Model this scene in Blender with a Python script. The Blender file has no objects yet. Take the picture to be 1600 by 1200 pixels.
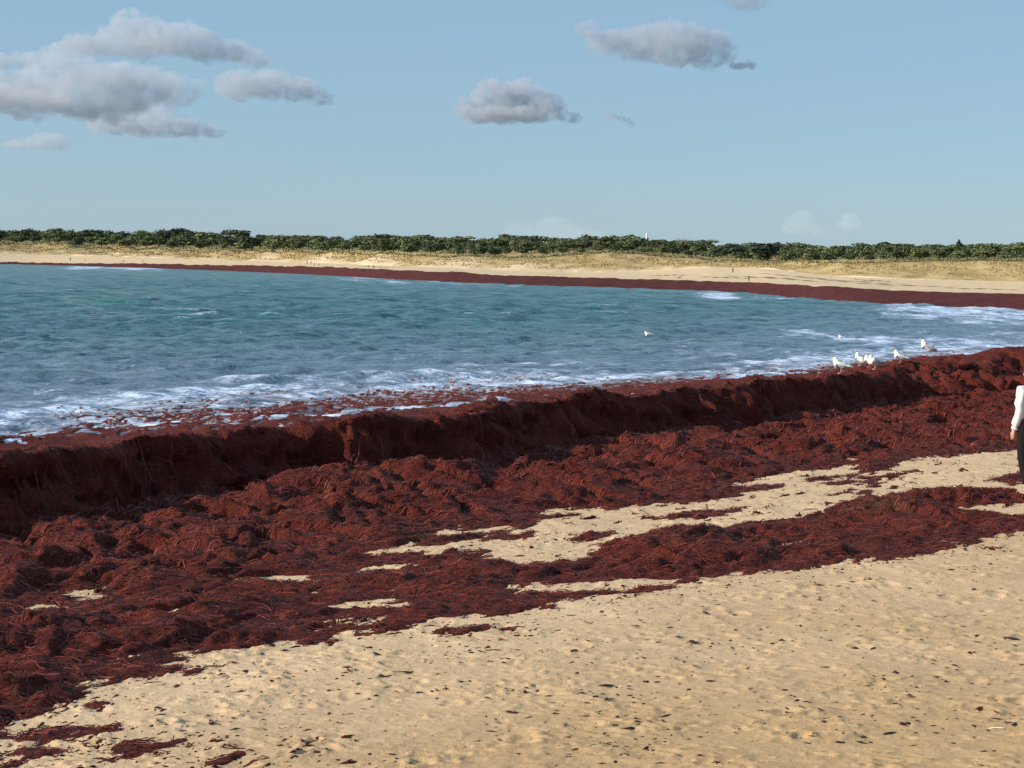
import bpy, bmesh, math, random
import numpy as np
from mathutils import Vector, Matrix

random.seed(7)
rng = np.random.default_rng(7)
S = bpy.context.scene
COL = S.collection
R = math.radians

# ------------------------------------------------------------------ camera
FPX, CZ = 2800.0, 3.0
roll, pitch = math.atan(.02), math.atan(180 / 2800)
cf = np.array([0, math.cos(pitch), -math.sin(pitch)])
_r0 = np.array([1., 0, 0]); _u0 = np.cross(_r0, cf)
cr = _r0 * math.cos(roll) + _u0 * math.sin(roll)
cu = _u0 * math.cos(roll) - _r0 * math.sin(roll)
cam = bpy.data.cameras.new('camera'); camo = bpy.data.objects.new('camera', cam); COL.objects.link(camo)
cam.sensor_width = 36; cam.lens = 36 * FPX / 1600
cam.clip_start = .1; cam.clip_end = 40000
m = Matrix.Identity(4)
for i in range(3):
    m[i][0], m[i][1], m[i][2] = cr[i], cu[i], -cf[i]
m[2][3] = CZ
camo.matrix_world = m
S.camera = camo

# ------------------------------------------------------------------ light
SUN_EL = R(23)
sd = Vector((-.965, -.262, 0)).normalized()
sund = Vector((sd.x * math.cos(SUN_EL), sd.y * math.cos(SUN_EL), math.sin(SUN_EL)))
sl = bpy.data.lights.new('sun', 'SUN'); sl.energy = 5.0; sl.angle = R(.5); sl.color = (1, .905, .76)
so = bpy.data.objects.new('sun', sl); COL.objects.link(so)
so.rotation_euler = sund.to_track_quat('Z', 'Y').to_euler()
W = bpy.data.worlds.new('World'); S.world = W; W.use_nodes = True
wn = W.node_tree.nodes; wl = W.node_tree.links
bg = wn['Background']
sky = wn.new('ShaderNodeTexSky'); sky.sky_type = 'NISHITA'; sky.sun_disc = False
sky.sun_elevation = SUN_EL; sky.sun_rotation = math.atan2(sd.x, sd.y)
sky.air_density = 1.0; sky.dust_density = .3; sky.ozone_density = 3.0; sky.altitude = 0
# flat blue mixed into the sky colour, even over the whole dome
tint = wn.new('ShaderNodeMix'); tint.data_type = 'RGBA'; tint.inputs[0].default_value = .64
wl.new(sky.outputs[0], tint.inputs[6]); tint.inputs[7].default_value = (2.9, 4.7, 6.35, 1)
wl.new(tint.outputs[2], bg.inputs[0]); bg.inputs[1].default_value = .083
S.view_settings.view_transform = 'Standard'; S.view_settings.look = 'None'
S.view_settings.gamma = 1; S.view_settings.exposure = .42
S.view_settings.use_curve_mapping = False
S.cycles.volume_bounces = 2
S.cycles.use_denoising = True

# ------------------------------------------------------------------ helpers
def proj(X, Y, Z):
    dz = Z - CZ
    a = X * cf[0] + Y * cf[1] + dz * cf[2]
    a = np.maximum(a, .1)
    return (800 + FPX * (X * cr[0] + Y * cr[1] + dz * cr[2]) / a,
            600 - FPX * (X * cu[0] + Y * cu[1] + dz * cu[2]) / a)

def ray(x, y):
    return cf + (x - 800) / FPX * cr - (y - 600) / FPX * cu

def unproj(x, y, z):
    d = ray(x, y); t = (z - CZ) / d[2]
    return np.array([d[0] * t, d[1] * t])

def at_dist(x, y, dist):
    """point on the line of sight (x, y) at a horizontal distance"""
    d = ray(x, y); t = dist / math.hypot(d[0], d[1])
    return np.array([d[0] * t, d[1] * t, CZ + d[2] * t])

def sstep(a, b, x):
    t = np.clip((x - a) / (b - a), 0, 1)
    return t * t * (3 - 2 * t)

def _hash(ix, iy, seed):
    h = (ix.astype(np.int64) * 374761393 + iy.astype(np.int64) * 668265263 + seed * 1274126177) & 0xFFFFFFFF
    h = ((h ^ (h >> 13)) * 1274126177) & 0xFFFFFFFF
    h = ((h ^ (h >> 16)) * 2246822519) & 0xFFFFFFFF
    return ((h ^ (h >> 15)) & 0xFFFFFF) / float(0x1000000)

def noise(x, y, seed=0):
    x0 = np.floor(x); y0 = np.floor(y); fx = x - x0; fy = y - y0
    ux = fx * fx * fx * (fx * (fx * 6 - 15) + 10); uy = fy * fy * fy * (fy * (fy * 6 - 15) + 10)
    def g(dx, dy):
        a = _hash(x0 + dx, y0 + dy, seed) * 2 * math.pi
        return np.cos(a) * (fx - dx) + np.sin(a) * (fy - dy)
    return 1.45 * ((g(0, 0) * (1 - ux) + g(1, 0) * ux) * (1 - uy) + (g(0, 1) * (1 - ux) + g(1, 1) * ux) * uy)

def fbm(x, y, octs=4, seed=0, gain=.5):
    s = 0; a = 1; t = 0
    for i in range(octs):
        s = s + a * noise(x * 2 ** i + 17.3 * i, y * 2 ** i - 9.1 * i, seed + i); t += a; a *= gain
    return s / t

def dents(x, y, cell, rad, seed, dens):
    """footprint-like hollows with raised rims"""
    out = np.zeros_like(x); X = x / cell; Y = y / cell
    ix = np.floor(X); iy = np.floor(Y)
    for dx in (-1, 0, 1):
        for dy in (-1, 0, 1):
            cx = ix + dx; cy = iy + dy
            px = (cx + _hash(cx, cy, seed)) * cell; py = (cy + _hash(cx, cy, seed + 1)) * cell
            r_ = rad * (.6 + .8 * _hash(cx, cy, seed + 2)); on = _hash(cx, cy, seed + 3) < dens
            an = _hash(cx, cy, seed + 4) * math.pi
            qx = x - px; qy = y - py
            ax = qx * np.cos(an) + qy * np.sin(an); ay = -qx * np.sin(an) + qy * np.cos(an)
            d = np.sqrt((ax / 1.5) ** 2 + ay ** 2) / r_
            out += on * (-np.exp(-(d * 1.15) ** 4) + .55 * np.exp(-((d - 1.25) / .3) ** 2))
    return out

def poly_sd(X, Y, P):
    """signed distance to a polygon, positive inside"""
    P = np.asarray(P); best = np.full(X.shape, 1e9); ins = np.zeros(X.shape, bool); n = len(P)
    for i in range(n):
        a, b = P[i], P[(i + 1) % n]; e = b - a
        wx = X - a[0]; wy = Y - a[1]
        t = np.clip((wx * e[0] + wy * e[1]) / (e @ e + 1e-12), 0, 1)
        best = np.minimum(best, (wx - t * e[0]) ** 2 + (wy - t * e[1]) ** 2)
        c = ((a[1] > Y) != (b[1] > Y)) & (X < (b[0] - a[0]) * (Y - a[1]) / (b[1] - a[1] + 1e-12) + a[0])
        ins ^= c
    best = np.sqrt(best)
    return np.where(ins, best, -best)

def np_mesh(name, V, Q, attrs=None, smooth=True):
    me = bpy.data.meshes.new(name); Q = np.asarray(Q, np.int32); k = Q.shape[1]
    me.vertices.add(len(V)); me.vertices.foreach_set('co', np.asarray(V, np.float32).ravel())
    me.loops.add(Q.size); me.loops.foreach_set('vertex_index', Q.ravel())
    me.polygons.add(len(Q))
    me.polygons.foreach_set('loop_start', np.arange(0, Q.size, k, dtype=np.int32))
    me.polygons.foreach_set('loop_total', np.full(len(Q), k, np.int32))
    me.polygons.foreach_set('use_smooth', np.full(len(Q), smooth, bool))
    for an, av in (attrs or {}).items():
        a = me.attributes.new(an, 'FLOAT', 'POINT'); a.data.foreach_set('value', np.asarray(av, np.float32).ravel())
    me.update(); me.validate()
    return me

def grid_quads(nr, nc, keep=None):
    i = np.arange(nr * nc).reshape(nr, nc)
    Q = np.stack([i[:-1, :-1], i[:-1, 1:], i[1:, 1:], i[1:, :-1]], -1).reshape(-1, 4)
    if keep is not None:
        kf = (keep[:-1, :-1] | keep[:-1, 1:] | keep[1:, 1:] | keep[1:, :-1]).ravel()
        Q = Q[kf]
    return Q

def compact(V, Q, attrs):
    used = np.zeros(len(V), bool); used[Q.ravel()] = True
    mp = np.cumsum(used) - 1
    return V[used], mp[Q], {k: v.ravel()[used] for k, v in attrs.items()}

def add(name, me, mat=None, parent=None, label=None, cat=None, group=None, kind=None):
    o = bpy.data.objects.new(name, me); COL.objects.link(o)
    if mat is not None and me is not None:
        me.materials.clear(); me.materials.append(mat)
    if parent is not None: o.parent = parent
    tag(o, label, cat, group, kind)
    return o

def tag(o, label=None, cat=None, group=None, kind=None):
    if label: o['label'] = label
    if cat: o['category'] = cat
    if group: o['group'] = group
    if kind: o['kind'] = kind

def empty(name, loc, rz=0, label=None, cat=None, group=None, scale=1):
    o = bpy.data.objects.new(name, None); COL.objects.link(o)
    o.location = loc; o.rotation_euler = (0, 0, rz); o.scale = (scale,) * 3
    o.empty_display_size = .3
    tag(o, label, cat, group)
    return o

class NT:
    """small node-tree builder"""
    def __init__(s, name):
        s.m = bpy.data.materials.new(name); s.m.use_nodes = True
        s.t = s.m.node_tree; s.b = s.t.nodes.get('Principled BSDF'); s.out = s.t.nodes.get('Material Output')
    def n(s, typ, **kw):
        nd = s.t.nodes.new(typ)
        for k, v in kw.items():
            if k in nd.inputs: s.set(nd, k, v)
            else: setattr(nd, k, v)
        return nd
    def set(s, nd, k, v):
        i = nd.inputs[k]
        if hasattr(v, 'is_output'): s.t.links.new(v, i)
        elif isinstance(v, (tuple, list)) and len(v) == 3 and i.type == 'RGBA': i.default_value = (*v, 1)
        else: i.default_value = v
    def noise(s, scale, detail=4, rough=.55, vec=None, dim='3D'):
        nd = s.n('ShaderNodeTexNoise'); nd.noise_dimensions = dim
        nd.inputs['Scale'].default_value = scale; nd.inputs['Detail'].default_value = detail; nd.inputs['Roughness'].default_value = rough
        if vec is not None: s.t.links.new(vec, nd.inputs['Vector'])
        return nd.outputs[0]
    def ramp(s, fac, stops):
        nd = s.n('ShaderNodeValToRGB'); s.t.links.new(fac, nd.inputs[0])
        e = nd.color_ramp.elements
        while len(e) < len(stops): e.new(.5)
        for el, (p, c) in zip(e, stops):
            el.position = p; el.color = (*c, 1) if not isinstance(c, float) else (c, c, c, 1)
        return nd.outputs[0]
    def mix(s, fac, a, b, mode='MIX'):
        nd = s.n('ShaderNodeMix'); nd.data_type = 'RGBA'; nd.blend_type = mode
        for idx, v in ((0, fac), (6, a), (7, b)):
            i = nd.inputs[idx]
            if hasattr(v, 'is_output'): s.t.links.new(v, i)
            elif isinstance(v, (tuple, list)): i.default_value = (*v, 1)
            else: i.default_value = v
        return nd.outputs[2]
    def math(s, op, a, b=0.0):
        nd = s.n('ShaderNodeMath'); nd.operation = op
        for i, v in enumerate((a, b)):
            if hasattr(v, 'is_output'): s.t.links.new(v, nd.inputs[i])
            else: nd.inputs[i].default_value = v
        return nd.outputs[0]
    def attr(s, name):
        nd = s.n('ShaderNodeAttribute'); nd.attribute_name = name; return nd.outputs['Fac']
    def obj(s): return s.n('ShaderNodeTexCoord').outputs['Object']
    def stretch(s, sc, rot=(0, 0, 0)):
        nd = s.n('ShaderNodeMapping'); nd.inputs['Scale'].default_value = sc; nd.inputs['Rotation'].default_value = rot
        s.t.links.new(s.obj(), nd.inputs[0]); return nd.outputs[0]
    def bump(s, h, strength=.5, dist=.02):
        nd = s.n('ShaderNodeBump'); nd.inputs['Strength'].default_value = strength; nd.inputs['Distance'].default_value = dist
        s.t.links.new(h, nd.inputs['Height']); s.t.links.new(nd.outputs[0], s.b.inputs['Normal']); return nd
    def base(s, c, rough=.8, spec=.3):
        s.set(s.b, 'Base Color', c); s.set(s.b, 'Roughness', rough); s.set(s.b, 'Specular IOR Level', spec)
        return s.m

def simple(name, c, rough=.8, var=.25, scale=6., spec=.3):
    t = NT(name); f = t.noise(scale, 4)
    lo = tuple(x * (1 - var) for x in c); hi = tuple(min(1, x * (1 + var)) for x in c)
    return t.base(t.ramp(f, [(.3, lo), (.7, hi)]), rough, spec)

# ------------------------------------------------------------------ materials
def mat_sand():
    t = NT('sand'); o = t.obj()
    big = t.noise(.35, 3, .5, o); mid = t.noise(4.5, 5, .65, o); fine = t.noise(160, 3, .7, o)
    orange_tone = t.attr('orange_tone')
    dry = t.mix(t.ramp(mid, [(.3, 0.), (.75, 1.)]), (.61, .415, .25), (.72, .525, .335))
    deep_sand = t.mix(t.ramp(mid, [(.3, 0.), (.75, 1.)]), (.46, .295, .15), (.55, .37, .20))
    c = t.mix(orange_tone, dry, deep_sand)
    c = t.mix(t.ramp(big, [(.35, 0.), (.65, .25)]), c, (.42, .28, .15))
    c = t.mix(t.ramp(fine, [(.2, .5), (.5, 0.)]), c, (.30, .19, .10))
    pale = t.ramp(t.noise(38, 2, .5, o), [(.70, 0.), (.76, .7)])
    c = t.mix(pale, c, (.70, .60, .45))
    t.bump(t.math('ADD', t.noise(30, 5, .65, o), t.math('MULTIPLY', fine, .3)), .55, .02)
    return t.base(c, .9, .15)

def mat_weed(far=False):
    t = NT('far_seaweed' if far else 'seaweed'); k = .12 if far else 1
    o = t.obj(); so_ = t.stretch((1, 1, 2.2), (0, 0, R(-33)))
    a = t.noise(2.1 * k, 5, .6, o); b = t.noise(14 * k, 5, .7, so_); fib = t.noise(60 * k, 4, .75, o)
    q_ = .72 if far else 1.
    c = t.mix(t.ramp(a, [(.3, 0.), (.72, 1.)]), (.090 * q_, .0125 * q_, .0095 * q_), (.215 * q_ * q_, .036 * q_, .021))
    st_ = t.n('ShaderNodeTexNoise'); st_.inputs['Scale'].default_value = 7 * k; st_.inputs['Detail'].default_value = 5; st_.inputs['Roughness'].default_value = .7; st_.inputs['Distortion'].default_value = 2.2
    t.t.links.new(t.stretch((1, 3.2, 2.2), (0, 0, R(-33))), st_.inputs['Vector'])
    c = t.mix(t.ramp(b, [(.3, .75), (.55, 0.)]), c, (.045, .008, .007))
    c = t.mix(t.ramp(st_.outputs[0], [(.33, .8), (.45, 0.)]), c, (.030, .006, .006))
    c = t.mix(t.ramp(st_.outputs[0], [(.56, 0.), (.68, .75)]), c, (.30, .066, .032))
    c = t.mix(t.ramp(fib, [(.6, 0.), (.78, .6)]), c, (.24, .062, .032))
    if not far:
        wash = t.math('ADD', t.math('MULTIPLY', t.attr('wash'), .37), t.math('SUBTRACT', t.noise(3.6, 5, .8, t.stretch((1.4, .7, 1))), .3))
        c = t.mix(t.ramp(wash, [(.50, 0.), (.56, 1.)]), c, (.46, .50, .58))
        c = t.mix(t.attr('brown'), c, (.13, .050, .022))
        spk = t.ramp(t.noise(75, 1, .4, o), [(.755, 0.), (.775, .8)])
        c = t.mix(spk, c, (.42, .30, .19))
        vor = t.n('ShaderNodeTexVoronoi'); vor.inputs['Scale'].default_value = 26
        t.t.links.new(o, vor.inputs['Vector'])
        hgt = t.math('ADD', t.math('ADD', b, t.math('MULTIPLY', st_.outputs[0], 1.2)), t.math('ADD', t.math('MULTIPLY', fib, .6), t.math('MULTIPLY', vor.outputs[0], .5)))
        t.bump(hgt, .9, .045)
    else:
        t.bump(t.math('ADD', b, fib), .8, .25)
    return t.base(c, .75, .14)

def mat_water():
    t = NT('sea_water'); o = t.obj()
    foam = t.attr('foam'); sh = t.attr('shallow_sky'); st = t.attr('stain')
    g = t.noise(.035, 3, .6, t.stretch((1, .5, 1)))
    deep = t.mix(t.ramp(g, [(.35, 0.), (.7, 1.)]), (.017, .096, .120), (.038, .146, .136))
    c = t.mix(sh, deep, (.145, .19, .28))  # shallows over weed, with reflected sky put into the blue-purple
    c = t.mix(st, c, (.105, .040, .045))
    lace = t.noise(1.9, 7, .75, t.stretch((1, .8, 1), (0, 0, R(-33))))
    f2 = t.math('ADD', foam, t.math('MULTIPLY', t.math('SUBTRACT', lace, .5), 1.1))
    fm = t.ramp(f2, [(.34, 0.), (.85, 1.)])
    col = t.mix(fm, c, (.54, .64, .82))
    t.set(t.b, 'Base Color', col)
    t.set(t.b, 'IOR', 1.333)
    t.set(t.b, 'Roughness', t.ramp(fm, [(0., .16), (1., .8)]))
    t.set(t.b, 'Specular IOR Level', .5)
    n1 = t.noise(.9, 4, .6, t.stretch((.6, 1.5, 1))); n2 = t.noise(.2, 4, .65, t.stretch((.5, 1.6, 1)))
    n0 = t.noise(3.2, 3, .6, t.stretch((.6, 1.3, 1)))
    h = t.math('ADD', t.math('ADD', n1, t.math('MULTIPLY', n2, 4.5)), t.math('MULTIPLY', n0, .35))
    t.bump(h, 1.0, .46)
    return t.m

def mat_dune():
    t = NT('dune_sand_and_straw_grass'); o = t.obj()
    gr = t.attr('grass')
    a = t.noise(.035, 5, .65, t.stretch((1, .35, 1))); b = t.noise(.22, 5, .7, t.stretch((1, .45, 1)))
    s = t.mix(b, (.58, .43, .26), (.68, .52, .34))
    g = t.mix(t.ramp(b, [(.35, 0.), (.65, 1.)]), (.28, .20, .085), (.50, .37, .18))
    k = t.ramp(t.math('ADD', t.math('MULTIPLY', gr, .62), t.math('SUBTRACT', a, .33)), [(.36, 0.), (.5, 1.)])
    c = t.mix(k, s, g)
    t.bump(t.math('ADD', b, a), .7, .8)
    return t.base(c, .9, .1)

def mat_leaf(name, lo, hi):
    t = NT(name)
    oi = t.n('ShaderNodeObjectInfo').outputs['Random']
    n = t.noise(2.2, 3, .6, t.obj())
    c = t.mix(t.ramp(n, [(.3, 0.), (.7, 1.)]), lo, hi)
    hsv = t.n('ShaderNodeHueSaturation'); t.t.links.new(c, hsv.inputs['Color'])
    t.t.links.new(t.math('ADD', .6, t.math('MULTIPLY', oi, .8)), hsv.inputs['Value'])
    return t.base(hsv.outputs[0], .7, .2)

def mat_cloud(name, dens, nsc, d_, col=(.90, .92, .99), ani=.5):
    t = NT(name); t.t.nodes.remove(t.b)
    v = t.n('ShaderNodeVolumePrincipled'); v.inputs['Color'].default_value = (*col, 1); v.inputs['Anisotropy'].default_value = ani
    n_ = t.n('ShaderNodeTexNoise'); n_.inputs['Scale'].default_value = nsc; n_.inputs['Detail'].default_value = 7; n_.inputs['Roughness'].default_value = .6
    t.t.links.new(t.obj(), n_.inputs['Vector'])
    t.t.links.new(t.math('MULTIPLY', t.ramp(n_.outputs[0], [(.40, .0 if d_ < 15000 else .5), (.62, 1.)]), dens * 1.6), v.inputs['Density'])
    t.t.links.new(v.outputs[0], t.out.inputs['Volume'])
    return t.m

M_SAND, M_WEED, M_FWEED, M_WATER, M_DUNE = mat_sand(), mat_weed(), mat_weed(True), mat_water(), mat_dune()

# ------------------------------------------------------------------ shore curves
EU = np.array([.55, .835]); EU /= np.linalg.norm(EU); EV = np.array([-EU[1], EU[0]])
def uv(X, Y): return X * EU[0] + Y * EU[1], X * EV[0] + Y * EV[1]
def curve(pts, z):
    P = np.array([unproj(x, y, z) for x, y in pts]); u, v = uv(P[:, 0], P[:, 1])
    o = np.argsort(u); u = u[o]; v = v[o]
    u = np.concatenate([[u[0] - 60], u, [u[-1] + 200]]); v = np.concatenate([[v[0]], v, [v[-1]]])
    return lambda q: np.interp(q, u, v)

V_EDGE = curve([(0, 1120), (70, 1100), (130, 1060), (230, 1020), (450, 1000), (620, 975), (850, 945), (1050, 910), (1250, 890), (1450, 871), (1600, 848)], 0)
V_BASE = curve([(0, 825), (130, 805), (250, 778), (500, 748), (620, 742), (750, 727), (900, 692), (1100, 667), (1300, 645), (1500, 612), (1600, 590)], 0)
V_CREST = curve([(0, 724), (200, 719), (400, 713), (600, 684), (800, 662), (1000, 633), (1200, 610), (1300, 600), (1400, 578), (1450, 562), (1500, 562), (1600, 547)], .68)
V_CREST_Z = .68
SEA_Z = -.30

def ground(X, Y):
    u, v = uv(X, Y)
    return np.where(v < 8, .03 * (8 - v), -.018 * (v - 8)) - np.maximum(v - 16, 0) * .09

def hump(X, Y, x, y, r, h):
    p = unproj(x, y, .1); return h * np.exp(-((X - p[0]) ** 2 + (Y - p[1]) ** 2) / (r * r))

XW = lambda P, z=0: [unproj(x, y, z) for x, y in P]
PATCH = [XW([(a_, b_ + 1) for a_, b_ in p]) for p in (
    [(575, 854), (650, 846), (760, 838), (800, 826), (880, 800), (960, 788), (1150, 775), (1190, 758), (1370, 735), (1440, 712), (1560, 703), (1700, 690), (1700, 752), (1560, 765), (1440, 758), (1400, 775), (1290, 784), (1280, 802), (1120, 818), (1090, 838), (1030, 834), (950, 840), (920, 862), (840, 876), (785, 868), (740, 858), (680, 857)],
    [(568, 886), (600, 874), (640, 876), (632, 887)], [(830, 918), (900, 906), (1060, 904), (960, 920)],
    [(1420, 800), (1500, 793), (1600, 788), (1700, 786), (1700, 806), (1520, 810)], [(1205, 856), (1215, 848), (1260, 848), (1255, 856)],
    [(108, 921), (116, 914), (155, 910), (146, 920), (126, 925)], [(540, 944), (560, 937), (645, 936), (630, 943)],
    [(515, 970), (530, 963), (600, 963), (585, 970)], [(690, 828), (700, 822), (770, 812), (790, 818)],
    [(1150, 752), (1180, 742), (1330, 722), (1330, 730), (1230, 748)], [(850, 797), (860, 790), (950, 786), (940, 795)], [(55, 940), (60, 932), (85, 934), (80, 942)],
    [(1460, 880), (1470, 866), (1530, 850), (1640, 838), (1640, 880)])]
ISLE = [XW(p) for p in (
    [(120, 1058), (200, 1040), (350, 1036), (366, 1044), (310, 1060), (220, 1060), (150, 1066)], [(30, 1178), (110, 1166), (250, 1158), (285, 1168), (330, 1172), (200, 1180), (60, 1184)],
    [(-30, 1150), (30, 1138), (110, 1130), (170, 1136), (90, 1148), (0, 1158)], [(310, 1196), (360, 1180), (420, 1176), (400, 1190), (380, 1204), (320, 1206)], [(-40, 1196), (20, 1186), (70, 1190), (40, 1206), (-40, 1210)],
    [(640, 982), (700, 976), (760, 980), (810, 984), (730, 988), (660, 988)], [(1515, 868), (1535, 861), (1560, 866), (1530, 870)], [(75, 1102), (100, 1092), (140, 1098), (100, 1106)],
    [(1400, 860), (1500, 835), (1600, 825), (1680, 815), (1680, 830), (1500, 850)], [(1085, 843), (1120, 838), (1110, 845)],
    [(1545, 752), (1565, 742), (1596, 730), (1640, 726), (1650, 752), (1580, 758)], [(690, 866), (740, 856), (790, 862), (760, 870)],
    [(700, 834), (770, 824), (850, 826), (840, 834), (760, 838)], [(870, 838), (920, 826), (960, 828), (940, 838)], [(1000, 802), (1080, 792), (1160, 790), (1120, 804), (1040, 808)], [(1280, 752), (1360, 740), (1430, 732), (1410, 744), (1330, 756)], [(1300, 770), (1340, 762), (1360, 768)])]

def waves(X, Y, cell=None):
    r = np.hypot(X, Y); h = np.zeros_like(X); q = np.random.default_rng(3)
    if cell is None: cell = .0045 * r
    u, v = uv(X, Y)
    for i in range(64):
        lam = 1.1 * (9 / 1.1) ** (i / 63); an = q.normal(-math.pi / 2 + .25, .65); ph = q.uniform(0, 6.28)
        a = .0145 * lam ** .34 * (1. if lam < 3.5 else 1 - .45 * sstep(75, 30, uv(X, Y)[1])) * q.uniform(.5, 1.3)
        k = 2 * math.pi / lam; s = np.sin(k * (X * math.cos(an) + Y * math.sin(an)) + ph)
        h += a * s * sstep(1.6, 4., lam / cell)
    sh = sstep(62, 22, v)                       # shallower water: lower chop, rollers that run along the bank
    h *= 1 - .55 * sh
    ph = v + 1.4 * noise(u * .07, v * .1, 31)
    rl = np.sin(2 * math.pi * ph / 7.5) * .5 + .5
    h += sh * .16 * (rl ** 3 - .3) * (.6 + .8 * noise(u * .06, v * .15, 5))
    return h

Y_SOUP = lambda x: np.interp(x, [-400, 0, 150, 300, 450, 700, 850, 1000, 1150, 1250, 1400, 1500, 1700, 2200], [698, 680, 650, 634, 619, 607, 601, 596, 582, 575, 560, 553, 540, 510])
Y_CREST = lambda x: np.interp(x, [-400, 0, 200, 400, 600, 800, 1000, 1200, 1300, 1400, 1500, 1600, 2200], [730, 712, 706, 700, 668, 650, 620, 600, 590, 570, 555, 542, 480])

def weed_fields(X, Y):
    """height of the weed, and where it lies"""
    u, v = uv(X, Y); g = ground(X, Y)
    wx = X + .35 * noise(X * 1.1, Y * 1.1, 40); wy = (Y + .35 * noise(X * 1.1, Y * 1.1, 41)) * .8
    M = (v - V_EDGE(u)) * .85
    for P in PATCH: M = np.minimum(M, -poly_sd(X, Y, P) - .12)
    for P in ISLE: M = np.maximum(M, np.minimum(poly_sd(X, Y, P) - .09, .12))
    strk = fbm(u * 1.1, v * 3.4, 4, 50)
    M = M + .10 + .40 * strk + .17 * noise(u * 4, v * 8, 52)
    wisp = sstep(.16, .42, fbm(u * 1.3, v * 6.0, 5, 58, .6)) * .55 - .30      # thin wisps on the bare patches
    near = v > V_EDGE(u) - .2
    M = np.maximum(M, np.where(near, wisp, -1))
    T = sstep(0, .7, M)
    bil = lambda f, sd: np.abs(noise(wx * f, wy * f, sd))
    lump = .20 * bil(.55, 60) + .17 * bil(1.25, 61) + .105 * bil(2.7, 62) + .055 * bil(5.6, 63) + .030 * bil(11.5, 64) + .014 * noise(wx * 24, wy * 24, 65)
    fine = .05 * bil(2.7, 62) + .045 * bil(5.6, 63) + .030 * bil(11.5, 64) + .014 * noise(wx * 24, wy * 24, 65)
    big = .16 * fbm(u * .28, v * .5, 3, 70)
    # the bank: scarp facing land, rounded crest, long back to the water
    soft = sstep(39, 48, u); vb = V_BASE(u) - 1.9 * soft + .36 * noise(u * .45, v * .4, 71) + .12 * noise(u * 1.7, v * 1.3, 75); vc = np.maximum(V_CREST(u), vb + .45) + .1 * noise(u * 1.1, v * .4, 73)
    zc = V_CREST_Z + .12 * noise(u * .45, v * .15, 72) + .09 * noise(u * 1.3, v * 1.1, 74)
    qv = (v - vb) / (vc - vb); win = sstep(-.5, .2, qv) * sstep(1.5, .8, qv)
    up = sstep(-.05, 1.06, qv + win * (.72 * fbm(X * .75, Y * .75, 4, 76, .6) + .10 * noise(X * 7, Y * 7, 79)))
    drop = np.maximum(v - vc - .12, 0)
    back = zc - .24 * drop - .01 * drop ** 2
    near_scarp = sstep(2.2, 0, np.abs(v - vb))
    flat = g - .012 + T * (.035 + .34 * lump + lump * .75 * sstep(.3, 2.4, M) + np.maximum(big, -.05) * sstep(0, 2, M) * (1 - near_scarp))
    flat = flat - T * sstep(.2, 1.2, M) * (.13 * sstep(.12, .42, noise(wx * 1.3, wy * 2.0, 66)) + .07 * sstep(.15, .45, noise(wx * 3.1, wy * 4.4, 67)))
    nr = v < 14; sz = np.array(g); sz[nr] = sand_z(X[nr], Y[nr]); flat = flat + (sz - g) * (1 - sstep(.2, .8, M)) + .012 * sstep(.6, 0, M) * sstep(0, .05, M)
    flat = flat - .09 * sstep(.02, -.14, M)
    for hx, hy, rr, hh in ((1010, 850, .9, .16), (1390, 800, 1.0, .20), (1500, 775, .9, .14), (1160, 838, .8, .16), (620, 752, 1.1, .28), (480, 770, .8, .2), (90, 885, .8, .16), (30, 975, .7, .15), (40, 1060, .5, .14), (330, 985, .6, .1), (840, 762, 1.2, .12), (1100, 715, 1.2, .15), (330, 840, 1., .12)):
        flat = flat + hump(X, Y, hx, hy, rr, hh) * T
    top = back + fine * (1.3 - .3 * up) + (.10 * bil(1.25, 61) + .06 * bil(.55, 60)) * (up + .6 * soft)
    z = flat * (1 - up) + top * up + (up * (1 - up)) * (.35 * (lump - .16) + soft * .6 * (lump - .14))
    # afloat: weed patches at the water's surface beyond the bank
    px, py = proj(X, Y, np.full_like(X, SEA_Z))
    t = (py - Y_SOUP(px)) / np.maximum(Y_CREST(px) - Y_SOUP(px), 8)
    n2 = fbm(X * 3.2, Y * 1.3, 4, 80, .75); n3 = fbm(u * .12, v * .5, 3, 84)
    dens = np.interp(t, [-.6, -.1, .15, .5, 1.2], [-.62, -.13, .03, .09, .15]) - sstep(140, 0, px) * .12 * sstep(.1, .4, t)
    fl = SEA_Z + waves(X, Y) + np.clip((n2 * .9 + n3 * .65 + dens) * .22, -.08, .022) + fine * .16
    afloat = v > vc + .5
    z = np.where(afloat, np.maximum(z - .02, fl), z)
    return z, M, T, up, afloat, fl

def slump(X, Y, Z, up):
    """push the scarp in and out so that it breaks into ledges and hanging clumps"""
    u, v = uv(X, Y); w = np.clip(4 * up * (1 - up), 0, 1) ** .6
    d = w * (.30 * fbm(u * .9, Z * 2.6 + .3 * u, 3, 240) + .16 * (np.abs(noise(u * 2.4, Z * 5.5, 244)) - .25) + .07 * noise(u * 6., Z * 10, 245))
    return X + d * EV[0], Y + d * EV[1]

def weed_z(x, y):
    return float(weed_fields(np.array([x]), np.array([y]))[0][0])

def drop_on(px, py, fn=None, lo=9., hi=140.):
    """first point of the ground or weed along a line of sight"""
    d = ray(px, py); d = d / math.hypot(d[0], d[1]); t = np.linspace(lo, hi, 2600)
    X = d[0] * t; Y = d[1] * t; Z = CZ + d[2] * t
    G = np.maximum(sand_z(X, Y), weed_fields(X, Y)[0]) if fn is None else fn(X, Y)
    i = int(np.argmax(Z <= G)) if (Z <= G).any() and fn is not None or (Z[t < 62] <= G[t < 62]).any() else int(np.argmax(np.where(t < 62, (G - Z) / t, -9)))
    return Vector((X[i], Y[i], G[i]))

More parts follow.
